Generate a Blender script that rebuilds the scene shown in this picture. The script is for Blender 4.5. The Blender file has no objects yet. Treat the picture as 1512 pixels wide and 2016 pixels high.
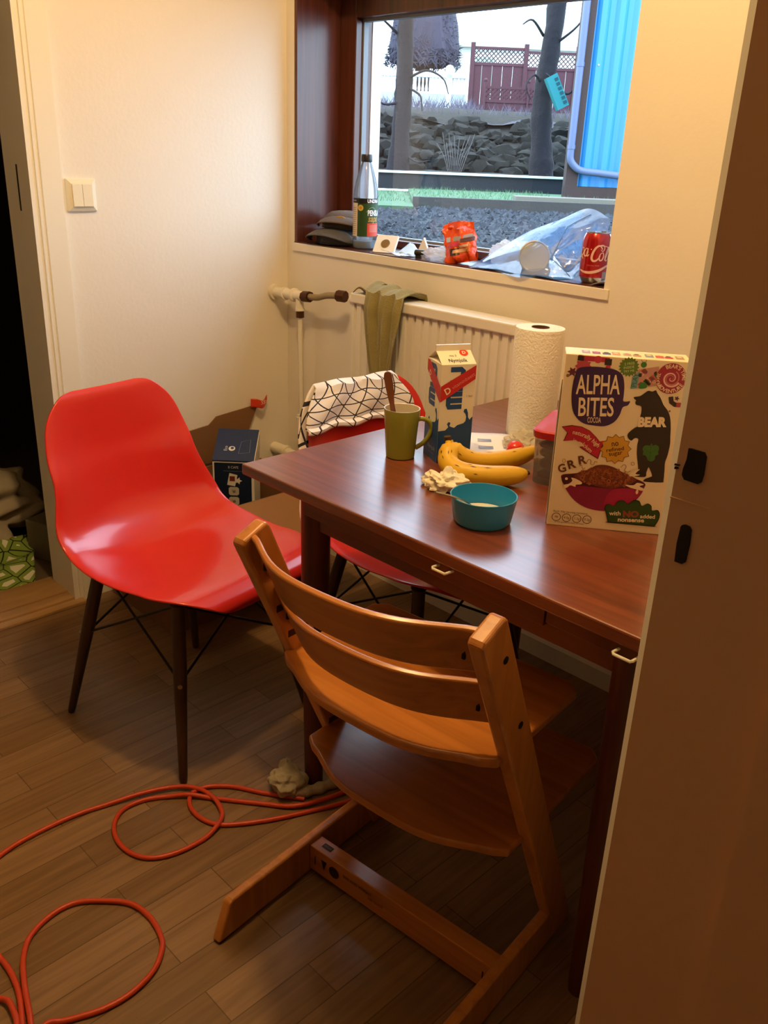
import bpy, bmesh, math, random
from math import sin, cos, pi, sqrt, radians as R
from mathutils import Vector as V, Matrix, noise
random.seed(7)
S = bpy.context.scene
C = S.collection
# ------------------------------------------------------------------ camera, light, exposure
cd = bpy.data.cameras.new('camera'); cam = bpy.data.objects.new('camera', cd); C.objects.link(cam); S.camera = cam
cd.sensor_fit = 'VERTICAL'; cd.sensor_height = 36; cd.lens = 1718.13 / 2016 * 36; cd.clip_start = .02; cd.clip_end = 200
rt = V((.69774585, .7153708, .03735434)); up = V((-.29609031, .2405273, .92437933)); fw = V((-.65228924, .6560421, -.37964129))
cam.matrix_world = Matrix(((rt.x, up.x, -fw.x, 2.26065728), (rt.y, up.y, -fw.y, -1.79274899), (rt.z, up.z, -fw.z, 1.26342035), (0, 0, 0, 1)))
W = bpy.data.worlds.new('sky'); S.world = W; W.use_nodes = True
bg = W.node_tree.nodes['Background']; bg.inputs[0].default_value = (.66, .86, 1, 1); bg.inputs[1].default_value = 7.8
LAMP = (1.2, -.99, 2.25)
ld = bpy.data.lights.new('ceiling_bulb', 'POINT'); ld.energy = 46; ld.color = (1, .66, .28); ld.shadow_soft_size = .045
lo = bpy.data.objects.new('ceiling_bulb', ld); lo.location = LAMP; C.objects.link(lo)
S.view_settings.view_transform = 'Standard'; S.view_settings.look = 'None'; S.view_settings.exposure = 0; S.view_settings.gamma = 1
S.view_settings.use_curve_mapping = False
try:
    S.cycles.use_denoising = True; S.cycles.max_bounces = 10; S.cycles.transparent_max_bounces = 24; S.cycles.sample_clamp_indirect = 4
except Exception: pass

# ------------------------------------------------------------------ materials
def lin(h):
    h = h.lstrip('#'); o = []
    for i in (0, 2, 4):
        c = int(h[i:i + 2], 16) / 255; o.append(c / 12.92 if c <= .04045 else ((c + .055) / 1.055) ** 2.4)
    return (*o, 1)
MC = {}
def mat(name, col, rough=.5, metal=0, spec=.5, coat=0, trans=0, ior=1.45, bump=0, bscale=60, var=0, vscale=8, sheen=0, sss=0):
    if name in MC: return MC[name]
    m = bpy.data.materials.new(name); m.use_nodes = True; nt = m.node_tree; b = nt.nodes['Principled BSDF']
    c = lin(col) if isinstance(col, str) else (*col, 1)
    b.inputs['Base Color'].default_value = c; b.inputs['Roughness'].default_value = rough; b.inputs['Metallic'].default_value = metal
    b.inputs['Specular IOR Level'].default_value = spec; b.inputs['Coat Weight'].default_value = coat; b.inputs['Coat Roughness'].default_value = .08
    b.inputs['Transmission Weight'].default_value = trans; b.inputs['IOR'].default_value = ior
    b.inputs['Sheen Weight'].default_value = sheen
    N = nt.nodes.new; L = nt.links.new
    tc = N('ShaderNodeTexCoord')
    n = N('ShaderNodeTexNoise'); n.inputs['Scale'].default_value = vscale; n.inputs['Detail'].default_value = 5; L(tc.outputs['Object'], n.inputs['Vector'])
    mx = N('ShaderNodeMix'); mx.data_type = 'RGBA'; v = max(var, .015)
    mx.inputs[6].default_value = tuple(x * (1 - v) for x in c[:3]) + (1,); mx.inputs[7].default_value = tuple(min(1, x * (1 + v)) for x in c[:3]) + (1,)
    L(n.outputs['Fac'], mx.inputs[0]); L(mx.outputs[2], b.inputs['Base Color'])
    if bump:
        n2 = N('ShaderNodeTexNoise'); n2.inputs['Scale'].default_value = bscale; n2.inputs['Detail'].default_value = 4; L(tc.outputs['Object'], n2.inputs['Vector'])
        bp = N('ShaderNodeBump'); bp.inputs['Strength'].default_value = bump; bp.inputs['Distance'].default_value = .01
        L(n2.outputs['Fac'], bp.inputs['Height']); L(bp.outputs[0], b.inputs['Normal'])
    MC[name] = m; return m
def wood(name, c1, c2, rough=.35, scale=(40, 2.2, 40), coat=0, dist=4, bump=.05):
    """long grain along local Y unless scale says otherwise"""
    if name in MC: return MC[name]
    m = bpy.data.materials.new(name); m.use_nodes = True; nt = m.node_tree; b = nt.nodes['Principled BSDF']; N = nt.nodes.new; L = nt.links.new
    tc = N('ShaderNodeTexCoord'); mp = N('ShaderNodeMapping'); mp.inputs['Scale'].default_value = scale; L(tc.outputs['Object'], mp.inputs[0])
    n = N('ShaderNodeTexNoise'); n.inputs['Scale'].default_value = 1; n.inputs['Detail'].default_value = 6; n.inputs['Distortion'].default_value = dist * .25
    L(mp.outputs[0], n.inputs['Vector'])
    mp2 = N('ShaderNodeMapping'); mp2.inputs['Scale'].default_value = tuple(s * .18 for s in scale); L(tc.outputs['Object'], mp2.inputs[0])
    w = N('ShaderNodeTexNoise'); w.inputs['Scale'].default_value = 1; w.inputs['Detail'].default_value = 3; L(mp2.outputs[0], w.inputs['Vector'])
    a = N('ShaderNodeMath'); a.operation = 'MULTIPLY_ADD'; a.inputs[1].default_value = .55; L(n.outputs['Fac'], a.inputs[0])
    a2 = N('ShaderNodeMath'); a2.operation = 'MULTIPLY'; a2.inputs[1].default_value = .45; L(w.outputs['Fac'], a2.inputs[0]); L(a2.outputs[0], a.inputs[2])
    cr = N('ShaderNodeValToRGB'); cr.color_ramp.elements[0].position = .36; cr.color_ramp.elements[0].color = lin(c1); cr.color_ramp.elements[1].position = .64; cr.color_ramp.elements[1].color = lin(c2)
    L(a.outputs[0], cr.inputs[0]); L(cr.outputs[0], b.inputs['Base Color'])
    b.inputs['Roughness'].default_value = rough; b.inputs['Coat Weight'].default_value = coat; b.inputs['Coat Roughness'].default_value = .2
    bp = N('ShaderNodeBump'); bp.inputs['Strength'].default_value = bump; bp.inputs['Distance'].default_value = .004; L(n.outputs['Fac'], bp.inputs['Height']); L(bp.outputs[0], b.inputs['Normal'])
    MC[name] = m; return m
def film(name, col, clear=.6, rough=.1, gloss=.25, bump=.5, bscale=25, tl_mix=.5):
    """thin see-through plastic film"""
    if name in MC: return MC[name]
    m = bpy.data.materials.new(name); m.use_nodes = True; nt = m.node_tree; nt.nodes.remove(nt.nodes['Principled BSDF']); N = nt.nodes.new; L = nt.links.new
    out = nt.nodes['Material Output']; c = lin(col)
    tr = N('ShaderNodeBsdfTransparent'); tr.inputs[0].default_value = (.96, .97, 1, 1)
    df = N('ShaderNodeBsdfDiffuse'); df.inputs[0].default_value = c; tl = N('ShaderNodeBsdfTranslucent'); tl.inputs[0].default_value = c
    gl = N('ShaderNodeBsdfGlossy'); gl.inputs[1].default_value = rough
    tc = N('ShaderNodeTexCoord'); n = N('ShaderNodeTexNoise'); n.inputs['Scale'].default_value = bscale; n.inputs['Detail'].default_value = 3; L(tc.outputs['Object'], n.inputs[0])
    bp = N('ShaderNodeBump'); bp.inputs['Strength'].default_value = bump; bp.inputs['Distance'].default_value = .02; L(n.outputs['Fac'], bp.inputs['Height'])
    for s in (df, gl): L(bp.outputs[0], s.inputs['Normal'])
    m1 = N('ShaderNodeMixShader'); m1.inputs[0].default_value = tl_mix; L(df.outputs[0], m1.inputs[1]); L(tl.outputs[0], m1.inputs[2])
    m2 = N('ShaderNodeMixShader'); m2.inputs[0].default_value = clear; L(m1.outputs[0], m2.inputs[1]); L(tr.outputs[0], m2.inputs[2])
    fr = N('ShaderNodeFresnel'); fr.inputs[0].default_value = 1.45; L(bp.outputs[0], fr.inputs['Normal'])
    k = N('ShaderNodeMath'); k.operation = 'MULTIPLY'; k.inputs[1].default_value = gloss * 4; k.use_clamp = True; L(fr.outputs[0], k.inputs[0])
    m3 = N('ShaderNodeMixShader'); L(k.outputs[0], m3.inputs[0]); L(m2.outputs[0], m3.inputs[1]); L(gl.outputs[0], m3.inputs[2])
    L(m3.outputs[0], out.inputs[0]); MC[name] = m; return m

# ------------------------------------------------------------------ mesh helpers
class MB:
    def __init__(s): s.v = []; s.f = []; s.m = []; s.uv = {}
    def add(s, vs, fs, mi=0):
        o = len(s.v); s.v += [tuple(v) for v in vs]; s.f += [tuple(i + o for i in f) for f in fs]; s.m += [mi] * len(fs); return s
    def box(s, lo, hi, mi=0, M=None):
        x0, y0, z0 = lo; x1, y1, z1 = hi
        vs = [V(p) for p in ((x0, y0, z0), (x1, y0, z0), (x1, y1, z0), (x0, y1, z0), (x0, y0, z1), (x1, y0, z1), (x1, y1, z1), (x0, y1, z1))]
        if M: vs = [M @ v for v in vs]
        return s.add(vs, [(0, 3, 2, 1), (4, 5, 6, 7), (0, 1, 5, 4), (1, 2, 6, 5), (2, 3, 7, 6), (3, 0, 4, 7)], mi)
    def lathe(s, prof, n=32, mi=0, c=(0, 0, 0), M=None, caps=True, mis=None):
        vs = []; k = len(prof)
        for r, z in prof:
            for i in range(n):
                a = 2 * pi * i / n; p = V((r * cos(a), r * sin(a), z))
                if M: p = M @ p
                vs.append(p + V(c))
        fs = []; ms = []
        for j in range(k - 1):
            for i in range(n):
                i2 = (i + 1) % n; fs.append((j * n + i, j * n + i2, (j + 1) * n + i2, (j + 1) * n + i)); ms.append(mis[j] if mis else mi)
        if caps:
            fs.append(tuple(range(n - 1, -1, -1))); fs.append(tuple(range((k - 1) * n, k * n))); ms += [mis[0] if mis else mi, mis[-1] if mis else mi]
        o = len(s.m); s.add(vs, fs, mi); s.m[o:] = ms; return s
    def cyl(s, a, b, r, r2=None, n=16, mi=0, caps=True):
        a, b = V(a), V(b); d = b - a; q = V((0, 0, 1)).rotation_difference(d.normalized()).to_matrix().to_4x4()
        return s.lathe([(r, 0), (r2 if r2 is not None else r, d.length)], n, mi, a, q, caps)
    def tube(s, pts, r, n=10, mi=0, closed=False):
        pts = [V(p) for p in pts]; k = len(pts); vs = []; nrm = None
        for i, p in enumerate(pts):
            t = (pts[min(i + 1, k - 1)] - pts[max(i - 1, 0)]).normalized()
            if nrm is None: nrm = t.orthogonal().normalized()
            nrm = (nrm - t * nrm.dot(t)); nrm = nrm.normalized() if nrm.length > 1e-6 else t.orthogonal().normalized()
            bn = t.cross(nrm); rr = r[i] if isinstance(r, (list, tuple)) else r
            for j in range(n):
                a = 2 * pi * j / n; vs.append(p + nrm * (rr * cos(a)) + bn * (rr * sin(a)))
        fs = []
        for i in range(k - 1):
            for j in range(n):
                j2 = (j + 1) % n; fs.append((i * n + j, i * n + j2, (i + 1) * n + j2, (i + 1) * n + j))
        fs += [tuple(range(n - 1, -1, -1)), tuple(range((k - 1) * n, k * n))]
        return s.add(vs, fs, mi)
    def prism(s, poly, h0, h1, mi=0, M=None, ax=2):
        """polygon (a,b) extruded along third axis"""
        n = len(poly)
        def mk(a, b, h):
            p = V((a, b, h)) if ax == 2 else (V((h, a, b)) if ax == 0 else V((a, h, b)))
            return M @ p if M else p
        vs = [mk(a, b, h0) for a, b in poly] + [mk(a, b, h1) for a, b in poly]
        fs = [tuple(range(n - 1, -1, -1)), tuple(range(n, 2 * n))] + [(i, (i + 1) % n, n + (i + 1) % n, n + i) for i in range(n)]
        return s.add(vs, fs, mi)
    def grid(s, fn, nu, nv, mi=0, uv=False):
        vs = [fn(i / nu, j / nv) for j in range(nv + 1) for i in range(nu + 1)]; o = len(s.v)
        fs = [(j * (nu + 1) + i, j * (nu + 1) + i + 1, (j + 1) * (nu + 1) + i + 1, (j + 1) * (nu + 1) + i) for j in range(nv) for i in range(nu)]
        if uv:
            for j in range(nv + 1):
                for i in range(nu + 1): s.uv[o + j * (nu + 1) + i] = (i / nu, j / nv)
        return s.add(vs, fs, mi)
    def ico(s, c, r, sub=2, amp=0, fr=3, seed=0, sc=(1, 1, 1), zmin=None, mi=0, oc=3):
        bm = bmesh.new(); bmesh.ops.create_icosphere(bm, subdivisions=sub, radius=1); vs = []
        for v in bm.verts:
            p = v.co.copy(); k = 1 + amp * noise.fractal(p * fr + V((seed * 3.1, seed * 1.7, seed)), .7, 2.2, oc)
            p = V((p.x * sc[0], p.y * sc[1], p.z * sc[2])) * r * k + V(c)
            if zmin is not None and p.z < zmin: p.z = zmin
            vs.append(p)
        fs = [tuple(v.index for v in f.verts) for f in bm.faces]; bm.free(); return s.add(vs, fs, mi)
    def build(s, name, mats, parent=None, smooth=True, bevel=0, solid=0, subsurf=0, loc=None, rotz=0, ang=40, seg=2, off=-1):
        me = bpy.data.meshes.new(name); me.from_pydata(s.v, [], s.f); me.update()
        bm = bmesh.new(); bm.from_mesh(me); bmesh.ops.recalc_face_normals(bm, faces=bm.faces); bm.to_mesh(me); bm.free()
        if s.uv:
            l = me.uv_layers.new(name='UVMap')
            for lp in me.loops: l.data[lp.index].uv = s.uv.get(lp.vertex_index, (0, 0))
        for m in (mats if isinstance(mats, (list, tuple)) else [mats]): me.materials.append(m)
        for p, mi in zip(me.polygons, s.m): p.material_index = mi; p.use_smooth = smooth
        if smooth:
            try: me.set_sharp_from_angle(angle=R(ang))
            except Exception: pass
        o = bpy.data.objects.new(name, me); C.objects.link(o)
        if parent: o.parent = parent
        if loc: o.location = loc
        if rotz: o.rotation_euler.z = rotz
        if solid: d = o.modifiers.new('s', 'SOLIDIFY'); d.thickness = solid; d.offset = off
        if subsurf: d = o.modifiers.new('ss', 'SUBSURF'); d.levels = d.render_levels = subsurf
        if bevel: d = o.modifiers.new('b', 'BEVEL'); d.width = bevel; d.segments = seg; d.limit_method = 'ANGLE'; d.angle_limit = R(35); d.harden_normals = False
        return o
def tag(o, label, cat, group=None, kind=None):
    o['label'] = label; o['category'] = cat
    if group: o['group'] = group
    if kind: o['kind'] = kind
    return o
def thing(name, label, cat, loc=(0, 0, 0), rz=0, group=None):
    o = bpy.data.objects.new(name, None); C.objects.link(o); o.location = loc; o.rotation_euler = (0, 0, rz); o.empty_display_size = .05
    return tag(o, label, cat, group)
def struct(o): o['kind'] = 'structure'; return o
def dup(o, parent=None):
    c = o.copy(); C.objects.link(c); c.parent = parent
    for ch in list(o.children): dup(ch, c)
    return c
def smooth_path(pts, sub=8):
    P = [V(p) for p in pts]; out = []
    for i in range(len(P) - 1):
        p0 = P[max(i - 1, 0)]; p1 = P[i]; p2 = P[i + 1]; p3 = P[min(i + 2, len(P) - 1)]
        for k in range(sub):
            t = k / sub; out.append(.5 * ((2 * p1) + (p2 - p0) * t + (2 * p0 - 5 * p1 + 4 * p2 - p3) * t * t + (3 * p1 - p0 - 3 * p2 + p3) * t ** 3))
    out.append(P[-1]); return out
# printed artwork: flat shapes and lettering lying on a face (or wrapped on a cylinder)
def glyphs(s, shear=0, off=0, align='CENTER'):
    cu = bpy.data.curves.new('t', 'FONT'); cu.body = s; cu.size = 1; cu.align_x = align; cu.align_y = 'CENTER'; cu.shear = shear; cu.offset = off; cu.resolution_u = 3
    o = bpy.data.objects.new('t', cu); C.objects.link(o); dg = bpy.context.evaluated_depsgraph_get(); dg.update()
    me = bpy.data.meshes.new_from_object(o.evaluated_get(dg)); vs = [v.co.copy() for v in me.vertices]; fs = [tuple(p.vertices) for p in me.polygons]
    bpy.data.meshes.remove(me); bpy.data.objects.remove(o); bpy.data.curves.remove(cu); return vs, fs
class Print:
    def __init__(s, base=.0004, step=.00016): s.b = MB(); s.mats = []; s.base = base; s.step = step
    def mi(s, col):
        m = mat('ink_' + col.strip('#'), col, .45)
        if m not in s.mats: s.mats.append(m)
        return s.mats.index(m)
    def poly(s, pts, col, L=0, sub=0):
        z = s.base + L * s.step; n = len(pts)
        s.b.add([(x, y, z) for x, y in pts], [tuple(range(n))], s.mi(col)); return s
    def spoly(s, pts, col, L=0, sub=4):
        P = smooth_path([(x, y, 0) for x, y in pts[-2:] + pts + pts[:3]], sub)[2 * sub:-2 * sub - 1]; return s.poly([(p.x, p.y) for p in P], col, L)
    def disc(s, x, y, r, col, L=0, ry=None, n=28, rot=0):
        ry = ry or r; return s.poly([(x + r * cos(a) * cos(rot) - ry * sin(a) * sin(rot), y + r * cos(a) * sin(rot) + ry * sin(a) * cos(rot)) for a in (2 * pi * i / n for i in range(n))], col, L)
    def line(s, pts, w, col, L=0, closed=False):
        z = s.base + L * s.step; pts = [V((p[0], p[1], 0)) for p in pts]; k = len(pts); vs = []
        for i, p in enumerate(pts):
            if closed: t = pts[(i + 1) % k] - pts[i - 1]
            else: t = pts[min(i + 1, k - 1)] - pts[max(i - 1, 0)]
            t.normalize(); n = V((-t.y, t.x, 0)); ww = (w[i] if isinstance(w, (list, tuple)) else w) / 2
            vs += [(p + n * ww)[:2] + (z,), (p - n * ww)[:2] + (z,)]
        fs = [(2 * i, 2 * i + 1, 2 * i + 3, 2 * i + 2) for i in range(k - 1)]
        if closed: fs.append((2 * k - 2, 2 * k - 1, 1, 0))
        s.b.add(vs, fs, s.mi(col)); return s
    def text(s, t, x, y, size, col, L=2, rot=0, sx=1, shear=0, off=0, align='CENTER', arc=None, fit=None):
        vs, fs = glyphs(t, shear, off, align)
        if fit: xs = [v.x for v in vs]; ys = [v.y for v in vs]; size = fit[1] / (max(ys) - min(ys)); sx = fit[0] / ((max(xs) - min(xs)) * size); mx_ = (max(xs) + min(xs)) / 2; my_ = (max(ys) + min(ys)) / 2; vs = [V((v.x - mx_, v.y - my_, 0)) for v in vs]
        z = s.base + L * s.step; out = []
        for v in vs:
            a, b = v.x * size * sx, v.y * size
            if arc: an = rot + a / arc; rr = arc + b; out.append((x + rr * sin(an), y + rr * cos(an), z))
            else: out.append((x + a * cos(rot) - b * sin(rot), y + a * sin(rot) + b * cos(rot), z))
        s.b.add(out, fs, s.mi(col)); return s
    def rect(s, x0, y0, x1, y1, col, L=0): return s.poly([(x0, y0), (x1, y0), (x1, y1), (x0, y1)], col, L)
    def star(s, x, y, r, ri, n, col, L=0, rot=0):
        return s.poly([(x + (r if i % 2 == 0 else ri) * cos(rot + pi * i / n), y + (r if i % 2 == 0 else ri) * sin(rot + pi * i / n)) for i in range(2 * n)], col, L)
    def build(s, name, parent, o, ux, uy, wrap=None, label=None):
        """o,ux,uy place the 2D sheet; wrap=(radius) bends x around the local z axis at o"""
        o, ux, uy = V(o), V(ux).normalized(), V(uy).normalized(); un = ux.cross(uy)
        if wrap:
            s.b.v = [tuple(o + V(((wrap + z) * cos(x / wrap), (wrap + z) * sin(x / wrap), y))) for x, y, z in s.b.v]
        else: s.b.v = [tuple(o + ux * x + uy * y + un * z) for x, y, z in s.b.v]
        ob = s.b.build(name, s.mats, parent, smooth=False)
        if label: ob['label'] = label
        return ob
# ------------------------------------------------------------------ the room
WD = .272
paint = mat('wall_paint', (.80, .745, .66), .55, bump=.06, bscale=90, var=.02)
trimp = mat('trim_paint', (.84, .80, .70), .35, var=.02)
dark_wood = wood('window_wood', '#3A1A12', '#5E2E20', .3, (60, 60, 3), coat=.2)
def floor_mat():
    m = bpy.data.materials.new('laminate_planks'); m.use_nodes = True; nt = m.node_tree; b = nt.nodes['Principled BSDF']; N = nt.nodes.new; L = nt.links.new
    tc = N('ShaderNodeTexCoord'); mp = N('ShaderNodeMapping'); mp.inputs['Rotation'].default_value = (0, 0, R(90)); L(tc.outputs['Object'], mp.inputs[0])
    br = N('ShaderNodeTexBrick'); br.inputs['Scale'].default_value = 1; br.inputs['Brick Width'].default_value = .42; br.inputs['Row Height'].default_value = .072
    br.inputs['Mortar Size'].default_value = .0011; br.inputs['Mortar Smooth'].default_value = .3; br.offset = .37; br.squash = 1
    br.inputs['Color1'].default_value = lin('#7E6040'); br.inputs['Color2'].default_value = lin('#967656'); br.inputs['Mortar'].default_value = lin('#604830'); L(mp.outputs[0], br.inputs[0])
    m2 = N('ShaderNodeMapping'); m2.inputs['Scale'].default_value = (45, 2.5, 1); L(tc.outputs['Object'], m2.inputs[0])
    n = N('ShaderNodeTexNoise'); n.inputs['Scale'].default_value = 1.4; n.inputs['Detail'].default_value = 6; n.inputs['Distortion'].default_value = .8; L(m2.outputs[0], n.inputs[0])
    mx = N('ShaderNodeMix'); mx.data_type = 'RGBA'; mx.blend_type = 'MULTIPLY'; mx.inputs[0].default_value = .75
    cr = N('ShaderNodeValToRGB'); cr.color_ramp.elements[0].position = .3; cr.color_ramp.elements[0].color = (.55, .5, .45, 1); cr.color_ramp.elements[1].position = .7; cr.color_ramp.elements[1].color = (1, 1, 1, 1)
    L(n.outputs['Fac'], cr.inputs[0]); L(br.outputs['Color'], mx.inputs[6]); L(cr.outputs[0], mx.inputs[7]); L(mx.outputs[2], b.inputs['Base Color'])
    b.inputs['Roughness'].default_value = .33; b.inputs['Specular IOR Level'].default_value = .4
    bp = N('ShaderNodeBump'); bp.inputs['Strength'].default_value = .12; bp.inputs['Distance'].default_value = .002; L(br.outputs['Fac'], bp.inputs['Height']); bp.invert = True; L(bp.outputs[0], b.inputs['Normal'])
    return m
FM = floor_mat()
struct(MB().box((.0, -3.2, -.1), (3.6, WD, 0)).build('floor', FM, smooth=False))
struct(MB().box((-.12, -3.2, 2.35), (3.6, WD, 2.5)).build('ceiling', paint, smooth=False))
WL, WR, WS, WT = .035, 1.158, .985, 1.72
w = MB()
w.box((-.12, 0, -.1), (WL, WD, 2.5)); w.box((WR, 0, -.1), (3.6, WD, 2.5)); w.box((WL, 0, -.1), (WR, WD, WS)); w.box((WL, 0, WT), (WR, WD, 2.5))
struct(w.build('wall_back', [paint], smooth=False))
DO = -1.62                                              # far side of the left doorway
w = MB(); w.box((-.12, -.795, -.1), (0, 0, 2.5)); w.box((-.12, -3.2, -.1), (0, DO, 2.5)); w.box((-.12, DO, 2.02), (0, -.795, 2.5))
struct(w.build('wall_left', paint, smooth=False))
JX, JY = 1.895, -1.037
w = MB(); w.box((JX, JY + .02, -.1), (2.2, 0, 2.5)); w.box((JX, -3.2, -.1), (2.2, -2.05, 2.5)); w.box((JX, -2.05, 2.1), (2.2, JY + .02, 2.5))
struct(w.build('wall_right', paint, smooth=False))
brownp = mat('low_bounce_brown', '#86664C', .7)  # made-up brown for the unseen walls, dims bounce light on the jamb
struct(MB().box((-.12, -3.3, -.1), (3.6, -3.2, 2.5)).build('wall_front', brownp, smooth=False))
struct(MB().box((3.6, -3.3, -.1), (3.7, WD, 2.5)).build('wall_hall', brownp, smooth=False))
# right door jamb: thin rounded room-side edge, lock cut-outs, seam, stop
hole = mat('lock_hole_dark', (.012, .009, .006), .9)
jm = MB(); y = JY
jm.prism([(JX - .006, JY + .07), (JX - .006, JY + .013), (JX - .0035, JY + .004), (JX + .0045, JY), (2.2, JY), (2.2, JY + .07)], 0, 2.1)
jambp = mat('shaded_jamb_paint', '#CCA482', .5, var=.06, vscale=5)  # cream paint with the shade on this face mixed into its colour
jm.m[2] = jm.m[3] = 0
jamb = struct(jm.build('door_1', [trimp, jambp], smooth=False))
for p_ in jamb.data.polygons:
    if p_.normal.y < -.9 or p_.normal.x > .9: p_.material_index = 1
st = MB().box((1.9395, JY - .0012, 0), (2.2, JY, 2.1)).box((2.034, JY - .013, 0), (2.2, JY - .0012, 2.1)).box((JX + .004, JY - .0008, .966), (1.939, JY, .9675)).build('door_stop', jambp, jamb, smooth=False)
for poly in ([(1.909, 1.019), (1.912, 1.0195), (1.925, 1.0190), (1.9275, 1.015), (1.928, .998), (1.927, .990), (1.924, .9875), (1.910, .988), (1.907, .992), (1.907, .998), (1.909, 1.008)],
             [(1.916, .943), (1.919, .9445), (1.924, .944), (1.9262, .941), (1.927, .927), (1.926, .907), (1.923, .904), (1.915, .904), (1.914, .923), (1.915, .941)], [(1.898, .999), (1.903, 1.0), (1.9035, 1.0012), (1.898, 1.0008)], [(1.8985, .9955), (1.902, .9965), (1.902, .998), (1.8985, .998)]):
    MB().prism(poly, JY - .0016, JY + .001, ax=1).build('strike_cutout', hole, jamb, smooth=False)
# left doorway: casing with a beaded edge, jamb with a strike slot, threshold
prof = [(0, -.731), (.016, -.731), (.016, -.783), (.0125, -.785), (.0125, -.789), (.0165, -.7905), (.0165, -.7965), (.012, -.798), (.012, -.8025), (.0165, -.804), (.0165, -.815), (0, -.815)]
cas = MB().prism(prof, 0, 2.1); cas.box((0, DO - .07, 0), (.016, DO + .01, 2.1)); cas.box((0, DO - .07, 2.03), (.016, -.731, 2.1))
dl = struct(cas.build('door_2', trimp, smooth=False))
MB().box((-.125, -.815, 0), (.0, -.795, 2.05)).box((-.125, DO, 0), (0, DO + .02, 2.05)).box((-.125, DO, 2.02), (0, -.795, 2.05)).build('door_frame', trimp, dl, smooth=False)
MB().box((-.055, -.8155, 1.095), (-.047, -.8145, 1.205)).build('strike_slot', hole, dl, smooth=False)
pine = wood('pine_board', '#8E6A40', '#B08A5C', .4, (30, 3, 30))
tb = MB().box((-.15, DO, 0), (-.03, -.80, .022)).box((-.03, DO, 0), (.012, -.80, .017)).box((.012, DO, 0), (.042, -.79, .010))
struct(tb.build('threshold', pine, smooth=False, bevel=.002))
# back baseboard
bb = MB().prism([(-.014, 0), (-.014, .05), (-.008, .058), (0, .058), (0, 0)], .0, 1.9, ax=0)
struct(bb.build('baseboard_back', trimp, smooth=False))
bb = MB().box((0, -.731, 0), (.012, -.015, .058)); struct(bb.build('baseboard_left', trimp, smooth=False))
# ------------------------------------------------------------------ window
win = struct(MB().box((WL, .002, WS), (WL + .0125, .20, WT)).build('window_1', dark_wood, smooth=False))
MB().box((WL, 0, WS), (WR, .26, .9992)).build('sill', wood('sill_wood', '#2A120C', '#4A2218', .3, (3, 60, 60), coat=.2), win, smooth=False)
fr = MB().box((.0475, .168, .9992), (.115, .235, 1.72)).box((.115, .168, .9992), (WR, .235, 1.0215)).box((.115, .168, 1.627), (WR, .235, 1.72)).box((WR - .035, .168, 1.0215), (WR, .235, 1.627))
fr.build('window_frame', dark_wood, win, smooth=False, bevel=.003)
bead = mat('glazing_bead', '#7E8894', .5)
MB().box((.115, .196, 1.0215), (.1205, .214, 1.627)).box((.1205, .196, 1.0215), (WR - .035, .214, 1.0275)).box((.1205, .196, 1.619), (WR - .035, .214, 1.627)).build('glazing_bead', bead, win, smooth=False)
MB().box((.118, .203, 1.024), (WR - .035, .207, 1.625)).build('pane', film('window_glass', '#FFFFFF', 1, .01, .035, .0), win, smooth=False)
ext_white = mat('outer_reveal_paint', '#F4F6F6', .6, bump=.1)
MB().box((WL, .235, WS), (.117, WD + .004, WT)).build('outer_reveal', ext_white, win, smooth=False)
MB().box((WL, -.0065, .972), (1.174, 0, .9965)).build('sill_lip', paint, win, smooth=False, bevel=.0015)
# ------------------------------------------------------------------ light switch
swm = mat('switch_ivory', (.80, .74, .58), .3)
sw = thing('light_switch', 'ivory double rocker light switch on wall beside the left doorway', 'light switch', (0, -.677, 1.135))
q = MB(); n = .0405
q.add([(0, -n, -n), (0, n, -n), (0, n, n), (0, -n, n), (.006, -n, -n), (.006, n, -n), (.006, n, n), (.006, -n, n), (.011, -.029, -.029), (.011, .029, -.029), (.011, .029, .029), (.011, -.029, .029)],
      [(0, 1, 5, 4), (1, 2, 6, 5), (2, 3, 7, 6), (3, 0, 4, 7), (4, 5, 9, 8), (5, 6, 10, 9), (6, 7, 11, 10), (7, 4, 8, 11), (8, 9, 10, 11)])
q.build('face_plate', swm, sw, smooth=False, bevel=.003)
for a, b in ((-.0275, -.0004), (.0004, .0275)):
    MB().add([(.009, a, -.0275), (.009, b, -.0275), (.009, b, .0275), (.009, a, .0275), (.0155, a, -.0275), (.0155, b, -.0275), (.0125, b, .0275), (.0125, a, .0275)],
             [(0, 1, 5, 4), (1, 2, 6, 5), (2, 3, 7, 6), (3, 0, 4, 7), (4, 5, 6, 7), (0, 3, 2, 1)]).build('rocker', swm, sw, smooth=False, bevel=.001)
# ------------------------------------------------------------------ radiator and its pipes
radm = mat('radiator_enamel', (.80, .77, .70), .35)
rad = thing('radiator', 'white ribbed panel radiator under the window with capped top', 'radiator', (.417, -.10, 0))
q = MB(); L_ = .578; prof = [(0, 0)]
npit = 20; p = L_ / npit
for i in range(npit):
    x = i * p; prof += [(x + p * .30, 0), (x + p * .36, .007), (x + p * .64, .007), (x + p * .70, 0)]
prof += [(L_, 0), (L_, .06), (0, .06)]
q.prism(prof, .27, .888).build('panel', radm, rad, smooth=False)
MB().box((-.001, -.007, .8715), (L_ + .001, .066, .900)).build('top_cover', radm, rad, smooth=False, bevel=.004)
[MB().box((x_, .06, .40), (x_ + .03, .0995, .80)).build('bracket', radm, rad, smooth=False) for x_ in (.06, .48)]
q = MB().lathe([(.006, 0), (.017, .004), (.02, .02), (.0215, .045), (.017, .06), (.012, .075)], 20, 0, (-.045, .042, .872), Matrix.Rotation(R(90), 4, 'Y'))
q.cyl((.02, .042, .872), (.02, .030, .90), .013); q.cyl((.02, .042, .838), (.02, .042, .88), .016)
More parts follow.
